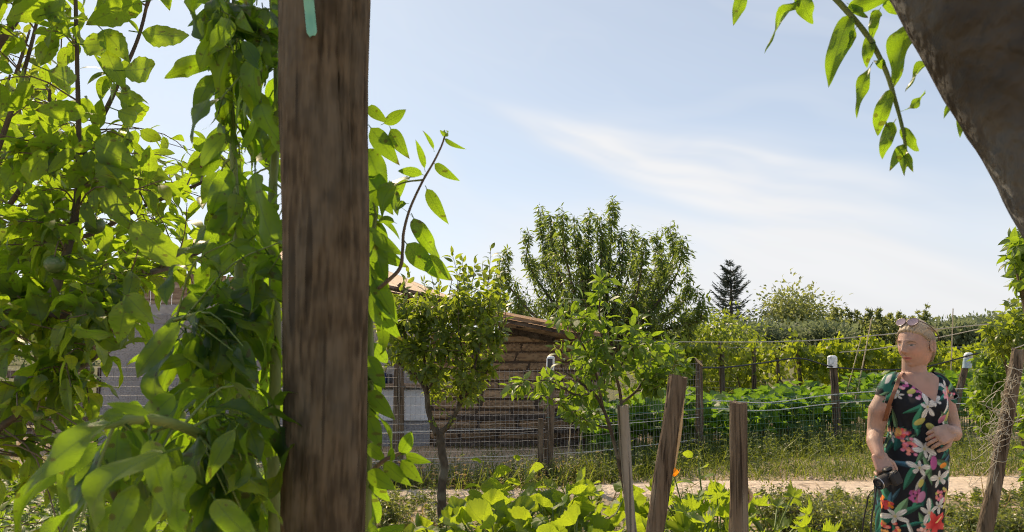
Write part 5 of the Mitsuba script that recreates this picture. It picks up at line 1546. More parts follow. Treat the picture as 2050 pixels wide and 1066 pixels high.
# ------------------------------------------------------------------ grass, weeds, clods
def blade(h=1.0, w=0.05, bend=0.5):
    t = np.array([0, 0.5, 1.0])
    V = [[-w / 2, 0, 0], [w / 2, 0, 0], [-w * 0.4, bend * 0.25, 0.5], [w * 0.4, bend * 0.25, 0.5], [0, bend, 0.93]]
    return np.array(V, float) * [1, 1, h], np.array([[0, 1, 3], [0, 3, 2], [2, 3, 4]]), np.array([[0, 0], [0, 1], [0.5, 0], [0.5, 1], [1, 0.5]])


BLADES = [blade(1, 0.05, 0.3), blade(1, 0.04, 0.7), blade(1, 0.06, 1.0)]


def place_up(p, s, rng, tilt=0.25):
    a = rng.uniform(0, 6.283)
    up = unit(np.array([rng.normal(0, tilt), rng.normal(0, tilt), 1.0]))
    x = unit(np.cross([math.cos(a), math.sin(a), 0], up))
    m = np.eye(4)
    m[:3, 0], m[:3, 1], m[:3, 2], m[:3, 3] = x * s, np.cross(up, x) * s, up * s, p
    return m


def scatter(n, xr, yr, rng, mask):
    out = []
    while len(out) < n:
        x, y = rng.uniform(*xr), rng.uniform(*yr)
        if mask(x, y) > rng.random():
            out.append((x, y))
    return out


def on_path(x, y):
    return x > -2.2 and abs(y - path_mid(x)) < path_half(x) - 0.04


def patch(x, y, f=0.8, seed=2, lo=0.45, hi=0.65):
    return float(np.clip((meshkit.fbm(np.array([x * f, y * f, seed * 3.3]), 3, seed=seed) - lo) / (hi - lo), 0, 1))


rng = np.random.default_rng(1001)
mats = []
for x, y in scatter(15000, (-7, 10), (4.6, 13), rng, lambda x, y: 0.04 if on_path(x, y) else 0.3 + patch(x, y)):
    mats.append(place_up([x, y, ground_z(x, y) - 0.005], rng.uniform(0.05, 0.16), rng, 0.45))
for x, y in scatter(5200, (-6, 9.5), (8.6, 12.6), rng, lambda x, y: 1.0 if -0.75 < y - fence_point(x) < 0.5 else 0.0):
    mats.append(place_up([x, y, ground_z(x, y) - 0.005], rng.uniform(0.10, 0.34), rng, 0.3))
for x, y in scatter(10500, (-3, 9.5), (8.6, 13), rng, lambda x, y: (0.8 + patch(x, y, 1.2, 4)) if path_mid(x) + path_half(x) - 0.05 < y < fence_point(x) else 0.0):
    mats.append(place_up([x, y, ground_z(x, y) - 0.005], rng.uniform(0.06, 0.22), rng, 0.4))
for x, y in scatter(2600, (2.2, 5.0), (4.4, 6.4), rng, lambda x, y: patch(x, y, 0.7, 7, 0.35, 0.5)):
    mats.append(place_up([x, y, ground_z(x, y) - 0.005], rng.uniform(0.06, 0.2), rng, 0.4))
solo('grass', bake_ply(BLADES, mats, [i % 3 for i in range(len(mats))], 'leaf_weed'), 'green grass and seedlings along the path and fence', 'grass', kind='stuff')
mats = []
for x, y in scatter(5200, (-9, 9), (5, 15), rng, lambda x, y: 0.10 if on_path(x, y) else 0.1 + 0.5 * patch(x, y, 0.7, 5) + (2.0 if x < -4 and y > 9 else 0)):
    mats.append(place_up([x, y, ground_z(x, y) - 0.005], rng.uniform(0.05, 0.22), rng, 0.55))
solo('dry_grass', bake_ply(BLADES, mats, [i % 3 for i in range(len(mats))], 'leaf_dry'), 'straw coloured dry grass on the soil', 'dry grass', kind='stuff')


def weeds(label, spots, seed, mat, L=0.045, tw='green_stem', n_leaf=(12, 26), name='weeds'):
    """Stems with leaves up them, one mass of ground cover."""
    rng = np.random.default_rng(seed)
    stems, mats, which = [], [], []
    for x, y, h in spots:
        g = ground_z(x, y)
        a = rng.uniform(0, 6.283)
        lean = rng.uniform(0, 0.35) * h
        e = np.array([x + lean * math.cos(a), y + lean * math.sin(a), g + h])
        c = curve([[x, y, g - 0.02], [x + lean * 0.25 * math.cos(a), y + lean * 0.25 * math.sin(a), g + h * 0.5], e], 7)
        stems.append(tube(c, [0.0035, 0.0015], 4, cap=False))
        for i in range(rng.integers(*n_leaf)):
            s = rng.uniform(0.15, 1)
            q = c[int(s * 6)]
            b = rng.uniform(0, 6.283)
            out = np.array([math.cos(b), math.sin(b), rng.uniform(-0.2, 0.8)])
            mats.append(mat4(q, out, np.array([0, 0, 1.0]) + rng.normal(0, 0.35, 3), L * rng.uniform(0.6, 1.4) * (1.2 - 0.6 * s)))
            which.append(int(rng.integers(2)))
    k = thing(name, label, 'weeds')
    labels[k]['kind'] = 'stuff'
    part(k, 'stems', mikit.ply(join(stems), tw), kind='stuff')
    part(k, 'leaves', bake_ply(TINY, mats, which, mat), kind='stuff')


rng = np.random.default_rng(1002)
sp = [(x, y, rng.uniform(0.12, 0.42)) for x, y in scatter(330, (-3.5, 8.5), (8.8, 12.8), rng, lambda x, y: 1.0 if -0.7 < y - fence_point(x) < 0.15 else 0.0)]
sp += [(x, y, rng.uniform(0.2, 0.58)) for x, y in scatter(230, (1.0, 8.2), (9.3, 12.9), rng, lambda x, y: 1.0 if path_mid(x) + path_half(x) + 0.15 < y < fence_point(x) - 0.1 else 0.0)]
weeds('tall thin weeds growing along the foot of the wire fence', sp, 1, 'leaf_weed', 0.06)
sp = [(x, y, rng.uniform(0.08, 0.26)) for x, y in scatter(260, (1.9, 4.6), (4.5, 6.8), rng, lambda x, y: patch(x, y, 0.8, 7, 0.35, 0.5))]
sp += [(x, y, rng.uniform(0.1, 0.35)) for x, y in scatter(90, (2.6, 4.2), (4.6, 6.6), rng, lambda x, y: 1.0)]
weeds('bright low weeds on the bare soil around the woman', sp, 2, 'leaf_weed', 0.055)
sp = [(x, y, rng.uniform(0.15, 0.5) + (0.45 * rng.random() if y < 6.2 else 0)) for x, y in scatter(520, (-5.2, -1.3), (3.2, 8.3), rng, lambda x, y: 1.0 if x > -0.66 * y - 0.4 else 0)]
weeds('sunlit weeds under the apple tree at the lower left', sp, 3, 'leaf_sapling', 0.11)
sp = [(x, y, rng.uniform(0.05, 0.2)) for x, y in scatter(220, (-1.6, 1.8), (5.2, 8.0), rng, lambda x, y: patch(x, y, 0.9, 12, 0.4, 0.6))]
weeds('scattered low weeds between the forked trunk and the path', sp, 4, 'leaf_weed', 0.05)
sp = [(x, y, rng.uniform(0.12, 0.38)) for x, y in scatter(70, (-2.2, 1.6), (8.7, 9.6), rng, lambda x, y: 1.0 if -0.5 < y - fence_point(x) < 0.1 else 0)]
weeds('withered reddish weeds at the foot of the mesh in front of the shed', sp, 5, 'leaf_dry', 0.05, 'twig', name='withered_weeds')

sp = [(x, y, rng.uniform(0.05, 0.17)) for x, y in scatter(900, (1.4, 6.2), (5.2, 8.4), rng, lambda x, y: 0.0 if on_path(x, y) else 0.25 + patch(x, y, 1.1, 15, 0.4, 0.55))]
sp += [(x, y, rng.uniform(0.05, 0.22)) for x, y in scatter(300, (-1.9, 1.0), (6.0, 8.4), rng, lambda x, y: 0.0 if on_path(x, y) else 0.2 + patch(x, y, 1.1, 17, 0.4, 0.55))]
weeds('low leafy ground cover between the squash bed and the dirt path', sp, 6, 'leaf_weed', 0.055, name='ground_cover')

rng = np.random.default_rng(1003)
clod = []
for s in range(4):
    g = trimesh.creation.icosphere(subdivisions=1)
    v = np.array(g.vertices)
    v *= (0.75 + 0.5 * meshkit.noise(v * 1.7 + s * 5, s))[:, None] * [1, 1, 0.6]
    clod.append((v, np.array(g.faces), np.zeros((len(v), 2))))
mats = []
for x, y in scatter(1500, (-5, 8), (4.8, 11.5), rng, lambda x, y: 0.25 if on_path(x, y) else 0.6):
    mats.append(place_up([x, y, ground_z(x, y) + 0.004], float(np.clip(rng.exponential(0.010) + 0.004, 0, 0.04)), rng, 0.5))
solo('soil_clods', mikit.ply(bake(clod, mats, [i % 4 for i in range(len(mats))])[:2], 'path_soil', smooth=True), 'small clods and stones lying on the soil and path', 'clods', kind='stuff')
# ------------------------------------------------------------------ the woman
WD = 3.9
WX = P(1825, 700, WD)[0]
M3 = manifold3d.Manifold


def W(px, py, dy=0.0):
    """Local body point (x right, y away, z up) of a photograph pixel at the woman's distance plus dy."""
    p = P(px, py, WD + dy)
    return np.array([p[0] - WX, dy, p[2]])


def ball(p, r, n=20):
    return M3.sphere(float(r), n).translate([float(v) for v in p])


def chain(pts, rs, n=20):
    return [M3.hull(ball(a, ra, n) + ball(b, rb, n)) for a, b, ra, rb in zip(pts[:-1], pts[1:], rs[:-1], rs[1:])]


def union(parts):
    return M3.batch_boolean(parts, manifold3d.OpType.Add)


def smooth_solid(m, edge, it, lam=0.5):
    m = m.refine_to_length(edge)
    g = m.to_mesh()
    t = trimesh.Trimesh(np.array(g.vert_properties[:, :3], float), np.array(g.tri_verts), process=True)
    trimesh.smoothing.filter_taubin(t, lamb=lam, nu=lam * 1.04, iterations=it)
    return t


def to_solid(t):
    return M3(manifold3d.Mesh(np.asarray(t.vertices, np.float32), np.asarray(t.faces, np.uint32)))


def hand(wrist, along, normal, thumb_side, curls, spread=0.10, thumb=(0.5, 0.6), size=1.0):
    """Palm, four fingers bent by their curls and a thumb, in one solid. normal: out of the back of the hand."""
    y = unit(along)
    z = unit(np.asarray(normal, float) - y * np.dot(normal, y))
    x = np.cross(y, z) * thumb_side           # towards the thumb
    s = size
    q = lambda a, b, c: np.asarray(wrist) + (x * a + y * b + z * c) * s
    out = [M3.hull(union([ball(q(0.024, 0.0, 0), 0.017 * s), ball(q(-0.022, 0.0, 0), 0.016 * s), ball(q(0.034, 0.078, 0), 0.0125 * s), ball(q(-0.034, 0.070, 0), 0.0115 * s), ball(q(0.0, 0.083, 0.003), 0.0125 * s)]))]
    lens = ((0.042, 0.025, 0.021), (0.046, 0.029, 0.022), (0.042, 0.027, 0.021), (0.033, 0.021, 0.019))
    for i, (bx, L) in enumerate(zip((0.031, 0.0105, -0.0105, -0.0305), lens)):
        p = q(bx, 0.076 - 0.004 * abs(i - 1), 0.001)
        a = 0.0
        pts, rs = [p], [0.0100 * s]
        side = x * (spread * (1.2 - i * 0.8))
        for k, ln in enumerate(L):
            a += curls[i][k]
            d = unit(y * math.cos(a) - z * math.sin(a) + side * (0.6 if k == 0 else 0.2))
            p = p + d * ln * s
            pts.append(p)
            rs.append((0.0092, 0.0086, 0.0072)[k] * s)
        out += chain(pts, rs, 14)
    p = q(0.030, 0.018, -0.004)
    pts, rs = [p], [0.0145 * s]
    d0 = unit(x * 0.85 + y * 0.75 - z * thumb[0])
    d1 = unit(x * 0.25 + y * 0.95 - z * thumb[1])
    d2 = unit(-x * 0.15 + y * 1.0 - z * (thumb[1] + 0.15))
    for d, ln, r in ((d0, 0.034, 0.0115), (d1, 0.030, 0.0102), (d2, 0.024, 0.0082)):
        p = p + d * ln * s
        pts.append(p)
        rs.append(r * s)
    out += chain(pts, rs, 14)
    return union(out)


# body profile: z, centre x, half width, half depth
PROF = np.array([(0.10, -0.060, 0.185, 0.165), (0.40, -0.052, 0.168, 0.148), (0.607, -0.042, 0.160, 0.138), (0.75, -0.028, 0.168, 0.146), (0.865, -0.010, 0.176, 0.155), (0.95, -0.004, 0.173, 0.154),
                 (1.04, 0.004, 0.155, 0.143), (1.115, 0.008, 0.141, 0.128), (1.19, 0.009, 0.145, 0.130), (1.25, 0.010, 0.150, 0.132), (1.30, 0.012, 0.148, 0.122), (1.345, 0.013, 0.150, 0.095), (1.372, 0.013, 0.120, 0.078), (1.395, 0.013, 0.080, 0.064)])


PROF[:, 2:] *= 0.83
PROF[:, 1] -= 0.022 * np.clip((1.1 - PROF[:, 0]) / 0.2, 0, 1)


def torso(z, th, grow=0.0):
    """Surface points for heights z and angles th (0 = image right, -pi/2 = towards the camera)."""
    from scipy.interpolate import PchipInterpolator as I
    c, a, b = (I(PROF[:, 0], PROF[:, k])(z) for k in (1, 2, 3))
    n = 2.35
    co, si = np.cos(th), np.sin(th)
    r = (np.abs(co) ** n + np.abs(si) ** n) ** (-1 / n)
    x, y = co * r * (a + grow), si * r * (b + grow)
    front = np.clip(-si, 0, 1) ** 0.8
    for s in (-1, 1):
        y = y - 0.040 * front * np.exp(-((x - s * 0.058) / 0.046) ** 2 - ((z - 1.228) / 0.055) ** 2)
    y = y - 0.022 * front * np.exp(-((x) / 0.09) ** 2 - ((z - 0.99) / 0.09) ** 2)
    y = y + 0.030 * np.clip(si, 0, 1) * np.exp(-((z - 0.88) / 0.10) ** 2)
    return np.stack([x + c, y, z + 0 * x], -1)


def loft(zs, nth, grow=0.0, fn=torso):
    th = np.linspace(0, 2 * np.pi, nth, endpoint=False)
    Z, TH = np.meshgrid(zs, th, indexing='ij')
    v = fn(Z, TH, grow)
    n, m = Z.shape
    i, j = np.meshgrid(np.arange(n - 1), np.arange(m), indexing='ij')
    f = np.stack([i * m + j, i * m + (j + 1) % m, (i + 1) * m + (j + 1) % m, (i + 1) * m + j], -1).reshape(-1, 4)
    return v, np.vstack([f[:, [0, 1, 2]], f[:, [0, 2, 3]]]), Z, TH


# ---- head: a displaced ellipsoid
YAW, NOD, TILT = math.radians(60), math.radians(2), math.radians(-3)
HEAD_C = np.array([0.016, -0.012, 1.521])
fw = np.array([-math.sin(YAW), -math.cos(YAW), -math.sin(NOD)])
fw = unit(fw)
up = unit(np.array([0.03, 0.0, 1.0]) - fw * np.dot([0.03, 0, 1.0], fw))
lf = np.cross(up, fw)                 # towards her left, image right
HB = np.stack([lf, fw, up], 1)        # local (side, forward, up) -> body


def head_local(d):
    x, y, z = d[:, 0], d[:, 1], d[:, 2]
    p = d * np.array([0.0720, 0.094, 0.118])
    px, py, pz = p.T.copy()
    face = np.clip(y * 1.3, 0, 1)
    jaw = np.clip(-pz / 0.115, 0, 1)
    px *= 1 - 0.30 * jaw ** 1.5 * np.clip(y + 0.5, 0, 1)
    py *= 1 - 0.10 * jaw * (y > 0) + np.where(y < 0, -0.28 * jaw, 0)
    g = lambda cx, cz, sx_, sz_: np.exp(-((px - cx) / sx_) ** 2 - ((pz - cz) / sz_) ** 2) * face
    py += 0.020 * g(0, -0.026, 0.0125, 0.013) + 0.012 * g(0, -0.006, 0.0095, 0.024) + 0.006 * g(0.012, -0.031, 0.007, 0.007) + 0.006 * g(-0.012, -0.031, 0.007, 0.007)
    py -= 0.0085 * (g(0.031, 0.004, 0.015, 0.011) + g(-0.031, 0.004, 0.015, 0.011))
    py += 0.0035 * (g(0.031, 0.003, 0.009, 0.006) + g(-0.031, 0.003, 0.009, 0.006))
    py += 0.0040 * (g(0.028, 0.024, 0.020, 0.008) + g(-0.028, 0.024, 0.020, 0.008))
    py += 0.0050 * (g(0.040, -0.034, 0.020, 0.022) + g(-0.040, -0.034, 0.020, 0.022))
    py += 0.0065 * g(0, -0.0555, 0.019, 0.0045) + 0.0070 * g(0, -0.066, 0.016, 0.0055) - 0.0035 * g(0, -0.0605, 0.022, 0.0020)
    py += 0.0090 * g(0, -0.094, 0.017, 0.013) - 0.003 * g(0, -0.078, 0.02, 0.006)
    pz -= 0.004 * np.exp(-(px / 0.05) ** 2) * (jaw > 0.6) * jaw
    return np.stack([px, py, pz], 1)


def to_body(p):
    return HEAD_C + p @ HB.T


ico = trimesh.creation.icosphere(subdivisions=6)
dirs = np.array(ico.vertices)
HL = head_local(dirs)
head_mesh = trimesh.Trimesh(to_body(HL), ico.faces, process=False)
ears = []
for s in (-1, 1):
    e = trimesh.creation.icosphere(subdivisions=3)
    v = np.array(e.vertices)
    dish = np.exp(-((v[:, 1] + 0.1) ** 2 + v[:, 2] ** 2) / 0.25)
    v = v * np.array([0.007, 0.019, 0.031])
    v[:, 0] = v[:, 0] * 1 + s * (0.006 * (v[:, 1] < 0) - 0.005 * dish)
    v = v + np.array([s * 0.0775, -0.010, -0.004])
    ears.append(to_solid(trimesh.Trimesh(to_body(v), e.faces if np.linalg.det(HB) > 0 else e.faces[:, ::-1], process=False)))
if np.linalg.det(HB) < 0:
    head_mesh.invert()

# ---- limbs
R_SH, R_EL, R_WR = np.array([-0.110, 0.005, 1.312]), W(1752, 868, 0.03), W(1760, 914, -0.115)
L_SH, L_EL, L_WR = np.array([0.138, 0.01, 1.312]), W(1909, 868, 0.0), W(1901, 864, -0.175)
limbs = chain([[0.013, 0.02, 1.33], R_SH, W(1760, 822, 0.01), R_EL, (R_EL + R_WR) / 2 + [-0.012, 0.0, 0.012], R_WR], [0.055, 0.046, 0.049, 0.038, 0.036, 0.0255])
limbs += chain([[0.013, 0.02, 1.33], L_SH, W(1897, 826, 0.0), L_EL, (L_EL + L_WR) / 2 + [0.006, 0, -0.004], L_WR], [0.055, 0.045, 0.044, 0.038, 0.037, 0.0265])
limbs += chain([[0.013, 0.015, 1.33], [0.012, 0.008, 1.385], [0.010, 0.004, 1.44], HEAD_C + [0.0, 0.01, -0.03]], [0.075, 0.057, 0.054, 0.056])
for s, hx in ((-1, -0.080), (1, 0.012)):
    limbs += chain([[hx, 0.0, 0.85], [hx - 0.01, 0.0, 0.47], [hx - 0.015, 0.015, 0.28], [hx - 0.015, 0.02, 0.08], [hx - 0.015, 0.01, 0.035]], [0.068, 0.052, 0.050, 0.034, 0.032])
    limbs += chain([[hx - 0.015, 0.03, 0.032], [hx - 0.02, -0.10, 0.025], [hx - 0.02, -0.15, 0.02]], [0.030, 0.033, 0.022])
zs = np.linspace(0.80, 1.39, 60)
v, f, Z, TH = loft(zs, 72, -0.004)
core = v.reshape(-1, 3)
nv = len(core)
core = np.vstack([core, v[0].mean(0), v[-1].mean(0)])
k = np.arange(72)
f = np.vstack([f, np.stack([(k + 1) % 72, k, k * 0 + nv], 1), np.stack([(len(zs) - 1) * 72 + k, (len(zs) - 1) * 72 + (k + 1) % 72, k * 0 + nv + 1], 1)])
core = to_solid(trimesh.Trimesh(core, f, process=False))
body = smooth_solid(union(limbs + [core]), 0.014, 14)
# hands: right one over the camera, left one lightly closed at the waist
R_HAND = hand(R_WR, W(1772, 940, -0.155) - R_WR, [-0.15, -0.75, 0.65], -1, ((0.75, 0.75, 0.45), (0.95, 0.9, 0.5), (1.05, 0.95, 0.5), (1.1, 1.0, 0.5)), 0.08, (0.3, 0.5), 0.92)
L_HAND = hand(L_WR, W(1868, 877, -0.215) - L_WR, [0.25, -0.75, 0.45], -1, ((0.85, 0.9, 0.5), (0.8, 0.95, 0.5), (0.85, 0.95, 0.5), (0.9, 1.0, 0.5)), 0.05, (0.5, 0.7), 0.96)
solids = [to_solid(body), to_solid(head_mesh)] + ears + [to_solid(smooth_solid(h, 0.005, 6)) for h in (R_HAND, L_HAND)]
for s_ in solids:
    assert not s_.is_empty(), 'open body piece'
whole = union(solids).refine_to_length(0.012)
g = whole.to_mesh()
skin_v, skin_f = np.array(g.vert_properties[:, :3], float), np.array(g.tri_verts)


def skin_colour(v):
    base = np.array([0.385, 0.245, 0.192])
    n = meshkit.fbm(v * 28, 4, seed=3)[:, None] - 0.5
    m_ = meshkit.fbm(v * 11 + 5, 2, seed=9)[:, None] - 0.5
    c = base * (1 + 0.45 * n) * (1 + np.array([0.10, -0.25, -0.3]) * m_)
    q = (v - HEAD_C) @ HB
    face = (q[:, 1] > 0.02) & (np.abs(q[:, 0]) < 0.08) & (np.abs(q[:, 2]) < 0.13)
    blob = lambda cx, cz, sx_, sz_: np.exp(-((q[:, 0] - cx) / sx_) ** 2 - ((q[:, 2] - cz) / sz_) ** 2) * face

    def put(c, col, w):
        w = np.clip(w, 0, 1)[:, None]
        return c * (1 - w) + np.array(col) * w
    c = put(c, (0.56, 0.28, 0.21), 0.5 * (blob(0.04, -0.035, 0.02, 0.018) + blob(-0.04, -0.035, 0.02, 0.018)) + 0.35 * blob(0, -0.028, 0.014, 0.012))
    c = put(c, (0.42, 0.145, 0.125), 0.95 * np.exp(-(np.maximum(0, np.hypot(q[:, 0] / 0.023, (q[:, 2] + 0.0605) / 0.0085) - 0.75) / 0.2) ** 2) * face)
    c = put(c, (0.16, 0.05, 0.045), 0.9 * np.exp(-(q[:, 0] / 0.020) ** 4 - ((q[:, 2] + 0.0607) / 0.0014) ** 2) * face)
    for s in (-1, 1):
        c = put(c, (0.15, 0.10, 0.07), 0.85 * np.exp(-((q[:, 0] - s * 0.031) / 0.018) ** 4 - ((q[:, 2] - 0.0205 + 30 * (q[:, 0] - s * 0.031) ** 2) / 0.0030) ** 2) * face)
        e = np.hypot((q[:, 0] - s * 0.031) / 0.0135, (q[:, 2] - 0.003) / 0.0038)
        c = put(c, (0.34, 0.29, 0.26), (e < 1) * 1.0 * face)
        ir = np.hypot(q[:, 0] - s * 0.031 + 0.001, q[:, 2] - 0.003)
        c = put(c, (0.06, 0.075, 0.085), (ir < 0.0052) * (e < 1) * face)
        c = put(c, (0.07, 0.04, 0.03), np.exp(-((e - 1.02) / 0.16) ** 2) * (q[:, 2] > 0.003) * 0.9 * face)
        c = put(c, (0.38, 0.20, 0.16), 0.5 * np.exp(-((q[:, 0] - s * 0.031) / 0.018) ** 2 - ((q[:, 2] + 0.009) / 0.005) ** 2) * face)
        c = put(c, (0.16, 0.07, 0.06), 0.9 * np.exp(-((q[:, 0] - s * 0.0075) / 0.0035) ** 2 - ((q[:, 2] + 0.0365) / 0.0025) ** 2) * (q[:, 1] > 0.09))
    ch = np.exp(-((v[:, 0] - 0.02) / 0.06) ** 2 - ((v[:, 2] - 1.31) / 0.05) ** 2) * (v[:, 1] < 0)
    return put(c, (0.50, 0.26, 0.19), 0.4 * ch)


WOMAN = thing('person', 'woman in a dark floral dress looking to the left, holding a camera at her thigh', 'person')
OFF = np.array([WX, WD, ground_z(WX, WD) * 0])
part(WOMAN, 'body', mikit.ply((skin_v + OFF, skin_f), 'skin', smooth=True, color=skin_colour(skin_v)))

# ---- hair: the head's own shape grown where hair is, sunk elsewhere
hs = trimesh.creation.icosphere(subdivisions=5)
hd = np.array(hs.vertices)
hl = head_local(hd)
hz = hd[:, 1] / (np.hypot(hd[:, 0], hd[:, 1]) + 1e-6)
limit = np.interp(hz, [-1, -0.45, -0.12, 0.15, 0.5, 1.0], [-0.086, -0.072, 0.016, 0.022, 0.050, 0.066])
limit = limit + 0.006 * (meshkit.noise(hd * 14, 2) - 0.5) - 0.006 * np.clip(hd[:, 0] * -1, 0, 1)
mask = np.clip((hl[:, 2] - limit) / 0.012 + 0.5, 0, 1)
mask = mask * mask * (3 - 2 * mask)
ang = np.arctan2(hd[:, 0], np.maximum(hd[:, 2], -0.2) + 0.35)
strand = meshkit.fbm(np.stack([ang * 17, hd[:, 1] * 1.6, hd[:, 0] * 0.5], -1), 3, seed=12) - 0.5
vol = 0.006 + 0.005 * np.clip(hd[:, 2], 0, 1) + 0.010 * np.clip(-hd[:, 1], 0, 1) * np.clip(0.6 - hd[:, 2], 0, 1)
grow = mask * (vol + 0.005 * strand) - 0.006 * (1 - mask)
hp = hl + unit(hd * np.array([1, 0.9, 0.8])) * grow[:, None]
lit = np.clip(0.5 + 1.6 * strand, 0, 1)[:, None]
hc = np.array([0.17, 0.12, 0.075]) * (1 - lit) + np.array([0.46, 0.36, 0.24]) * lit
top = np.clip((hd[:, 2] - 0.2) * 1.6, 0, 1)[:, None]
hc = hc * (1 - 0.4 * (1 - top)) + np.array([0.13, 0.115, 0.085]) * top  # sun sheen painted into the colour: crown paler, lower hair darker
hf = np.array(hs.faces)
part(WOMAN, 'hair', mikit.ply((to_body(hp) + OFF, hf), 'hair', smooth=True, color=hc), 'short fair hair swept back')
loose = []
rng = np.random.default_rng(31)
for i in range(150):
    a = rng.uniform(-1.3, 1.3)
    s0 = np.array([math.sin(a) * 0.06, 0.055 * math.cos(a) + 0.02, 0.085 - 0.02 * abs(a)])
    pts = [s0, s0 * [1.12, 0.5, 1.12] + [0, -0.02, 0.012 + rng.normal(0, 0.003)], s0 * [1.25, -0.6, 0.9] + [rng.normal(0, 0.006), -0.05, 0.006 + rng.normal(0, 0.008)]]
    loose.append(tube(to_body(curve(pts, 12)), [0.0007, 0.0003], 3, cap=False))
for i in range(16):
    s = 1 if i % 3 == 0 else -1
    p0 = np.array([s * 0.074, rng.uniform(0.0, 0.045), rng.uniform(0.03, 0.05)])
    p1 = p0 + [s * rng.uniform(0.004, 0.012), rng.uniform(-0.02, 0.012), -rng.uniform(0.03, 0.095)]
    loose.append(tube(to_body(curve([p0, (p0 + p1) / 2 + [s * 0.008, 0, 0], p1], 10)), [0.0008, 0.0003], 3, cap=False))
v, f = join(loose)
part(WOMAN, 'loose_strands', mikit.ply((v + OFF, f), 'hair', smooth=True, color=np.tile([0.45, 0.36, 0.25], (len(v), 1))), kind='stuff')

# ---- floral print in garment coordinates (X along the front, Z up)
PRINT_RNG = np.random.default_rng(2024)


def print_colour(X, Z):
    rng = np.random.default_rng(2024)
    c = np.tile(np.array([0.010, 0.012, 0.017]), (len(X), 1))

    def put(w, col):
        w = np.clip(w, 0, 1)[:, None]
        c[:] = c * (1 - w) + (col if np.ndim(col) == 2 else np.array(col)) * w
    greens = [(0.016, 0.105, 0.080), (0.028, 0.14, 0.09), (0.012, 0.07, 0.06), (0.09, 0.17, 0.09), (0.03, 0.08, 0.12), (0.30, 0.30, 0.28)]
    for i in range(460):
        cx, cz, a = rng.uniform(-0.62, 0.62), rng.uniform(0.05, 1.42), rng.normal(1.2, 0.8)
        L, wd = rng.uniform(0.035, 0.09), rng.uniform(0.13, 0.28)
        u = ((X - cx) * math.cos(a) + (Z - cz) * math.sin(a)) / L
        v_ = (-(X - cx) * math.sin(a) + (Z - cz) * math.cos(a)) / L
        ins = np.clip((wd * (1 - u * u) - np.abs(v_)) / 0.03, 0, 1) * (np.abs(u) < 1)
        col = np.array(greens[rng.integers(6) if rng.random() < 0.4 else rng.integers(4)]) * rng.uniform(0.8, 1.7)
        shade = (1 + 0.45 * np.sign(v_) * (np.abs(v_) > 0.02))[:, None] * col
        put(ins, shade)

    def lily(cx, cz, R, a0, tint=(0.74, 0.73, 0.70)):
        R = R * 0.78
        dx, dz = X - cx, Z - cz
        r, th = np.hypot(dx, dz * 1.0), np.arctan2(dz, dx) - a0
        lobe = np.abs(np.cos(th * 2.5)) ** 0.8
        edge = R * (0.18 + 0.82 * lobe ** 1.3) * (1 + 0.28 * np.sin(th * 2 + cx * 60) + 0.10 * np.sin(th * 7 + cz * 90))
        w = np.clip((edge - r) / 0.004, 0, 1)
        vein = 0.80 + 0.20 * np.cos(th * 20) * np.clip(r / R, 0, 1)
        sh = (0.62 + 0.38 * np.clip(r / R * 1.5, 0, 1)) * vein
        put(w, np.array(tint)[None] * sh[:, None])
        put(np.clip((0.16 * R - r) / 0.003, 0, 1) * 0.8, (0.45, 0.40, 0.12))

    def hibiscus(cx, cz, R, a0, inner, outer):
        dx, dz = X - cx, Z - cz
        r, th = np.hypot(dx, dz), np.arctan2(dz, dx) - a0
        edge = R * (0.78 + 0.22 * np.cos(th * 5)) * (1 + 0.06 * np.sin(th * 17))
        w = np.clip((edge - r) / 0.004, 0, 1)
        t = np.clip(r / R, 0, 1)[:, None] * (0.8 + 0.2 * np.cos(th * 5))[:, None]
        put(w, np.array(inner) * (1 - t) + np.array(outer) * t)
        put(np.clip((0.05 * R + 0.0015 - np.abs(dx * math.cos(a0) - dz * math.sin(a0))) / 0.002, 0, 1) * (r < R * 0.7) * (dz > 0), (0.75, 0.5, 0.2))

    def florets(cx, cz, R, cols):
        r2 = np.random.default_rng(int((cx + 2) * 1e4 + cz * 77))
        for q in range(26):
            a, rr = r2.uniform(0, 6.28), R * math.sqrt(r2.random())
            d = np.hypot(X - cx - rr * math.cos(a), Z - cz - rr * math.sin(a))
            put(np.clip((0.0085 - d) / 0.003, 0, 1), np.array(cols[r2.integers(len(cols))]) * r2.uniform(0.7, 1.2))

    def bud(cx, cz, R, a, col):
        u = (X - cx) * math.cos(a) + (Z - cz) * math.sin(a)
        v_ = -(X - cx) * math.sin(a) + (Z - cz) * math.cos(a)
        w = np.clip((1 - np.hypot(u / R, v_ / (R * 0.55))) / 0.15, 0, 1)
        put(w, np.array(col)[None] * (0.75 + 0.35 * np.clip(v_ / R + 0.5, 0, 1))[:, None])
    f_ = lambda px, py: ((px - 1825) / 410 * 1.0 - 0.02 * (py > 860), W(px, py)[2])
    pink, red, coral, yel, mag = (0.62, 0.20, 0.30), (0.62, 0.07, 0.08), (0.68, 0.25, 0.18), (0.50, 0.48, 0.14), (0.42, 0.10, 0.28)
    florets(*f_(1806, 775), 0.050, [pink, mag, (0.7, 0.4, 0.5)])
    florets(*f_(1799, 889), 0.036, [pink, coral, (0.6, 0.15, 0.15)])
    florets(*f_(1760, 1053), 0.045, [coral, red, (0.75, 0.35, 0.1)])
    florets(*f_(1752, 1002), 0.030, [(0.8, 0.25, 0.03), red])
    florets(*f_(1788, 864), 0.026, [red, pink, (0.6, 0.35, 0.1)])
    florets(*f_(1815, 1049), 0.034, [coral, (0.75, 0.45, 0.38)])
    florets(*f_(1854, 984), 0.034, [coral, pink, yel])
    florets(*f_(1800, 984), 0.030, [mag, (0.35, 0.1, 0.15)])
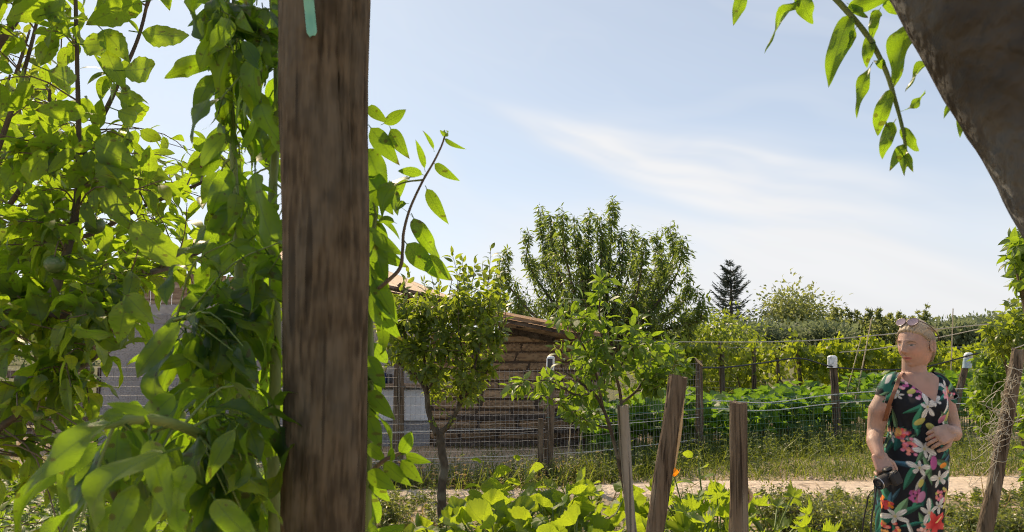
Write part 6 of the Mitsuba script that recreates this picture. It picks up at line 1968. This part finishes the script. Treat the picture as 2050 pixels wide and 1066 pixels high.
    for (px, py, R, a) in ((1822, 811, 0.066, 0.4), (1872, 777, 0.048, 1.2), (1819, 892, 0.060, 0.9), (1806, 928, 0.055, 0.2), (1848, 949, 0.062, 0.5), (1879, 934, 0.036, 1.4), (1824, 1016, 0.066, 0.3), (1766, 1026, 0.060, 0.8), (1771, 873, 0.032, 0.1), (1846, 1004, 0.044, 1.0), (1876, 1048, 0.04, 0.4), (1840, 800, 0.036, 0.7), (1780, 790, 0.03, 0.2)):
        lily(*f_(px, py), R, a)
    hibiscus(*f_(1888, 795), 0.052, 0.3, (0.55, 0.03, 0.10), (0.72, 0.22, 0.30))
    hibiscus(*f_(1869, 790), 0.030, 1.0, (0.6, 0.2, 0.25), (0.75, 0.45, 0.5))
    hibiscus(*f_(1840, 1038), 0.062, 0.8, (0.45, 0.01, 0.02), (0.70, 0.12, 0.10))
    bud(*f_(1847, 866), 0.036, 0.15, (0.66, 0.07, 0.09))
    for (px, py, R, a) in ((1866, 828, 0.034, 1.0), (1830, 850, 0.028, -0.5), (1809, 840, 0.028, 0.6), (1809, 958, 0.022, 1.2), (1862, 1003, 0.024, 0.9), (1866, 985, 0.026, 1.3), (1800, 782, 0.02, 0.4)):
        bud(*f_(px, py), R, a, yel)
    bud(*f_(1855, 924), 0.022, 0.3, (0.75, 0.28, 0.04))
    bud(*f_(1833, 918), 0.034, 1.4, mag)
    bud(*f_(1810, 985), 0.030, 1.2, (0.50, 0.22, 0.38))
    bud(*f_(1852, 835), 0.026, 0.9, (0.55, 0.20, 0.30))
    for i in range(46):        # the rest of the cloth, sides and back
        cx = rng.uniform(0.24, 0.62) * (1 if i % 2 else -1)
        cz = rng.uniform(0.1, 1.35)
        (lily(cx, cz, rng.uniform(0.03, 0.06), rng.uniform(0, 6)) if i % 3 == 0 else hibiscus(cx, cz, rng.uniform(0.03, 0.05), rng.uniform(0, 6), red, pink) if i % 3 == 1 else florets(cx, cz, 0.035, [coral, pink, mag]))
    for i in range(12):
        (lily if i % 2 else lambda a, b, R, t: hibiscus(a, b, R, t, red, coral))(rng.uniform(-0.2, 0.2), rng.uniform(0.1, 0.58), rng.uniform(0.04, 0.065), rng.uniform(0, 6))
    return c


def dress_fn(z, th, grow):
    p = torso(z, th, 0.0)
    n = np.stack([np.cos(th), np.sin(th), 0 * th], -1)
    low = np.clip((1.05 - z) / 0.7, 0, 1)
    fold = 0.008 * low * (np.sin(th * 9 + 3 * z) + 0.6 * np.sin(th * 14 - 5 * z + 1)) + 0.0035 * np.exp(-((z - 1.11) / 0.06) ** 2) * np.sin(th * 23 + z * 60)
    wr = 0.009 * (meshkit.fbm(np.stack([np.cos(th) * 2.5, np.sin(th) * 2.5, z * 9], -1), 3, seed=5) - 0.5)
    x, zz = p[..., 0], z
    front = p[..., 1] < 0.01
    lft = 1.378 + (x + 0.098) * (1.256 - 1.378) / (0.036 + 0.098)
    rgt = 1.256 + (x - 0.036) * (1.390 - 1.256) / (0.124 - 0.036)
    inside = np.minimum(zz - lft, zz - rgt)
    nape = zz - 1.388
    cut = np.where(front, np.maximum(inside, nape), nape)
    g = np.where(cut > 0, -0.02, 0.007)
    g = 0.007 - 0.024 * np.clip(cut / 0.007 + 0.5, 0, 1)
    waist = -0.004 * np.exp(-((z - 1.118) / 0.010) ** 2)
    return p + n * (g + fold + wr + waist + grow)[..., None]


zs = np.concatenate([np.linspace(0.11, 0.56, 60), np.linspace(0.563, 1.396, 300)])
v, f, Z, TH = loft(zs, 340, 0.0, dress_fn)
arc = ((TH + np.pi / 2 + np.pi) % (2 * np.pi)) - np.pi          # 0 facing the camera
from scipy.interpolate import PchipInterpolator
a_of = PchipInterpolator(PROF[:, 0], PROF[:, 2])(Z)
c_of = PchipInterpolator(PROF[:, 0], PROF[:, 1])(Z)
X = c_of + a_of * np.where(np.abs(arc) < 1.2, np.sin(np.clip(arc, -1.5, 1.5)) * 1.12, np.sign(arc) * (math.sin(1.2) * 1.12 + (np.abs(arc) - 1.2)))
vv = v.reshape(-1, 3)
dress = part(WOMAN, 'dress', mikit.ply((vv + OFF, f), 'cloth_print', smooth=True, color=print_colour(X.ravel(), Z.ravel())), 'dark ankle length dress printed with white lilies and pink flowers')
def sleeve_colour(v, s):
    c = print_colour(v[:, 0] * 1.12 + np.where(v[:, 1] > 0.02, s * 0.2, 0), v[:, 2])
    q = v @ np.array([[0.5, 0.3, 0.8], [-0.7, 0.6, 0.2], [0.3, 0.2, -0.9]]).T
    leafy = np.clip((meshkit.noise(q * [16, 55, 20] + 3, 4) - 0.45) * 9, 0, 1)[:, None]
    c = c * (1 - leafy) + np.array([0.02, 0.12, 0.09]) * leafy
    pale = np.clip((meshkit.noise(q * [14, 90, 26] + 9, 6) - 0.76) * 14, 0, 1)[:, None]
    return c * (1 - pale) + np.array([0.50, 0.50, 0.48]) * pale


for pts, r, s in (([(-0.060, 0.010, 1.356), (-0.096, 0.008, 1.338), (-0.124, 0.006, 1.300), (-0.136, 0.006, 1.266), W(1769, 797, 0.008)], [0.042, 0.048, 0.050, 0.051, 0.051], -1),
                  ([(0.085, 0.012, 1.358), (0.122, 0.012, 1.340), (0.150, 0.010, 1.302), (0.163, 0.008, 1.270), W(1896, 792, 0.004)], [0.040, 0.046, 0.048, 0.048, 0.047], 1)):
    c = curve(pts, 60)
    sv, sf = tube(c, r, 90, cap=False)
    sv = sv + 0.004 * (meshkit.fbm(sv * 30, 3, seed=7)[:, None] - 0.5)
    Xs = np.repeat(np.linspace(0, 0.22, 60), 90) * s + s * 0.05 + np.tile(np.sin(np.arange(90) * 2 * np.pi / 90) * 0.07, 60)
    Zs = sv[:, 2] * 1.0
    part(dress, 'sleeve', mikit.ply((sv + OFF, sf), 'cloth_print', smooth=True, color=sleeve_colour(sv, s)))
    e = c[-1]
    ring = sv[-90:].copy()
    hem = tube(np.vstack([ring, ring[:1]]), 0.0018, 5, cap=False)
    part(dress, 'sleeve_hem', mikit.ply((hem[0] + OFF, hem[1]), 'cloth_print', smooth=True, color=np.tile([0.30, 0.31, 0.31], (len(hem[0]), 1))))
# tie belt at the waist
th = np.linspace(0, 2 * np.pi, 161)
bz = 1.118 + 0.004 * np.sin(th)
bp = dress_fn(bz, th, 0.005)
rows = [bp + [0, 0, h] for h in (-0.016, -0.008, 0.008, 0.016)]
bv = np.stack(rows).reshape(-1, 3)
bf = np.array([[i * 161 + j, i * 161 + j + 1, (i + 1) * 161 + j + 1, (i + 1) * 161 + j] for i in range(3) for j in range(160)])
part(dress, 'belt', mikit.ply((bv + OFF, bf), 'cloth_print', smooth=True, color=print_colour(bv[:, 0] * 1.12, bv[:, 2] + 0.0)))

# ---- sunglasses on the head
SG = thing('sunglasses', 'sunglasses pushed up on the fair hair of the woman', 'sunglasses')
for s in (-1, 1):
    cen = np.array([s * 0.031, 0.060, 0.112])
    ax, ay = np.array([1, -0.12 * s, 0]), unit(np.array([0, -0.52, 0.80]))
    th = np.linspace(0, 2 * np.pi, 33)
    ring = cen + np.outer(np.cos(th) * (1 + 0.10 * np.sin(th)) * 0.0265, ax) + np.outer(np.sin(th) * 0.0205, ay)
    rv, rf = tube(ring, 0.0024, 6, cap=False)
    part(SG, 'rim', mikit.ply((to_body(rv) + OFF, rf), 'frame_plastic', smooth=True))
    nrm = np.cross(ax, ay)
    lens = np.vstack([cen + nrm * 0.003, ring[:-1] * 0.985 + cen * 0.015])
    back = lens - nrm * 0.002
    n_ = 32
    k = np.arange(n_)
    lf_ = np.stack([k * 0, 1 + k, 1 + (k + 1) % n_], 1)
    part(SG, 'lens', mikit.ply((to_body(np.vstack([lens, back])) + OFF, np.vstack([lf_, lf_[:, ::-1] + n_ + 1])), 'shade_lens', smooth=True))
    arm = curve([cen + ax * s * 0.027 + ay * 0.006, [s * 0.079, 0.010, 0.094], [s * 0.088, -0.040, 0.050], [s * 0.083, -0.056, 0.020]], 20)
    tv, tf = tube(arm, 0.0022, 6)
    part(SG, 'temple', mikit.ply((to_body(tv) + OFF, tf), 'frame_plastic', smooth=True))
tv, tf = tube(curve([[-0.006, 0.0605, 0.116], [0, 0.062, 0.120], [0.006, 0.0605, 0.116]], 8), 0.0022, 6)
part(SG, 'bridge', mikit.ply((to_body(tv) + OFF, tf), 'frame_plastic', smooth=True))


def ribbon(pts, w, side, thick=0.002, n=40):
    c = curve(pts, n)
    side = unit(side)
    v = np.vstack([c - side * w / 2, c + side * w / 2, c - side * w / 2 + [0, thick, 0], c + side * w / 2 + [0, thick, 0]])
    f = []
    for i in range(n - 1):
        a, b, c2, d = i, n + i, 2 * n + i, 3 * n + i
        f += [[a, b, b + 1], [a, b + 1, a + 1], [c2, d + 1, d], [c2, c2 + 1, d + 1], [a, a + 1, c2 + 1], [a, c2 + 1, c2], [b, d, d + 1], [b, d + 1, b + 1]]
    return v, np.array(f)


# ---- bag with a brown strap over her right shoulder
BAG = thing('shoulder_bag', 'brown leather strap of a bag worn over the right shoulder of the woman', 'bag')
sp = [np.array([-0.050, 0.06, 1.372]), np.array([-0.052, 0.0, 1.385]), W(1803, 750, -0.066), W(1796, 770, -0.098), W(1790, 786, -0.125), W(1783, 803, -0.120), W(1777, 822, -0.085), W(1772, 842, -0.03), np.array([-0.145, 0.07, 1.10]), np.array([-0.095, 0.16, 1.03])]
v, f = ribbon(sp, 0.024, [1, 0.0, 0.35])
part(BAG, 'strap', mikit.ply((v + OFF, f), 'leather', smooth=30))
v, f = box(-0.10, 0.09, 0.165, 0.225, 0.90, 1.06, 0.02)
part(BAG, 'pouch', mikit.ply((v + OFF, f), 'leather', smooth=40))

# ---- the photo camera in her right hand
CAM = thing('photo_camera', 'black photo camera held low in the right hand of the woman, lens towards the left', 'camera')
co = W(1782, 956, -0.185)
cf = unit(np.array([-0.90, -0.36, -0.34]))           # lens axis
cu = unit(np.array([-0.25, 0.10, 1.0]) - cf * np.dot([-0.25, 0.10, 1.0], cf))
cr = np.cross(cf, cu)
CBS = np.stack([cr, cf, cu], 1)


def cam_part(name, vf, mat, smooth=40, label=None):
    part(CAM, name, mikit.ply((np.asarray(vf[0]) * 0.86 @ CBS.T + co + OFF, np.asarray(vf[1])), mat, smooth=smooth), label)


def lathe_y(profile, n=28):
    m = trimesh.creation.revolve(np.array(profile), sections=n)
    v = np.array(m.vertices)
    return v[:, [0, 2, 1]] * [1, 1, -1], np.array(m.faces)


cam_part('shell', box(-0.058, 0.058, -0.022, 0.022, -0.036, 0.034, 0.008), 'camera_black')
cam_part('grip', box(-0.066, -0.036, -0.02, 0.044, -0.036, 0.030, 0.010), 'camera_rubber')
cam_part('finder_hump', box(-0.022, 0.022, -0.028, 0.020, 0.032, 0.052, 0.008), 'camera_black')
cam_part('lens_barrel', lathe_y([[0, 0.015], [0.030, 0.015], [0.031, 0.045], [0.033, 0.050], [0.033, 0.075], [0.030, 0.080], [0.031, 0.092], [0.026, 0.094], [0.024, 0.084], [0, 0.084]]), 'camera_rubber')
cam_part('front_glass', lathe_y([[0, 0.089], [0.012, 0.0885], [0.0235, 0.0855], [0, 0.0845]]), 'lens_glass', True)
cam_part('name_ring', lathe_y([[0.0305, 0.0805], [0.0322, 0.081], [0.0322, 0.086], [0.0305, 0.0865], [0.0305, 0.0805]]), 'lens_ring')
m = trimesh.creation.cylinder(0.009, 0.008, sections=20)
cam_part('mode_dial', (np.array(m.vertices) + [0.038, 0.0, 0.037], np.array(m.faces)), 'camera_rubber')
m = trimesh.creation.cylinder(0.006, 0.008, sections=16)
cam_part('shutter_button', (np.array(m.vertices) + [-0.050, 0.022, 0.032], np.array(m.faces)), 'lens_ring')
cam_part('rear_screen', box(-0.038, 0.030, -0.0245, -0.0215, -0.027, 0.020, 0.001), 'jar_dark')
e0 = co + CBS @ np.array([-0.060, 0.0, 0.026])
e1 = co + CBS @ np.array([0.060, 0.0, 0.026])
s1 = [e0, W(1744, 986, -0.17), W(1735, 1015, -0.16), W(1728, 1050, -0.15), W(1727, 1090, -0.15), W(1735, 1110, -0.17), W(1742, 1085, -0.19), W(1745, 1040, -0.20), W(1752, 1000, -0.22), e1]
v, f = ribbon(s1, 0.015, [0.75, 0.6, 0.1], 0.002, 80)
part(CAM, 'neck_strap', mikit.ply((v + OFF, f), 'camera_rubber', smooth=30))
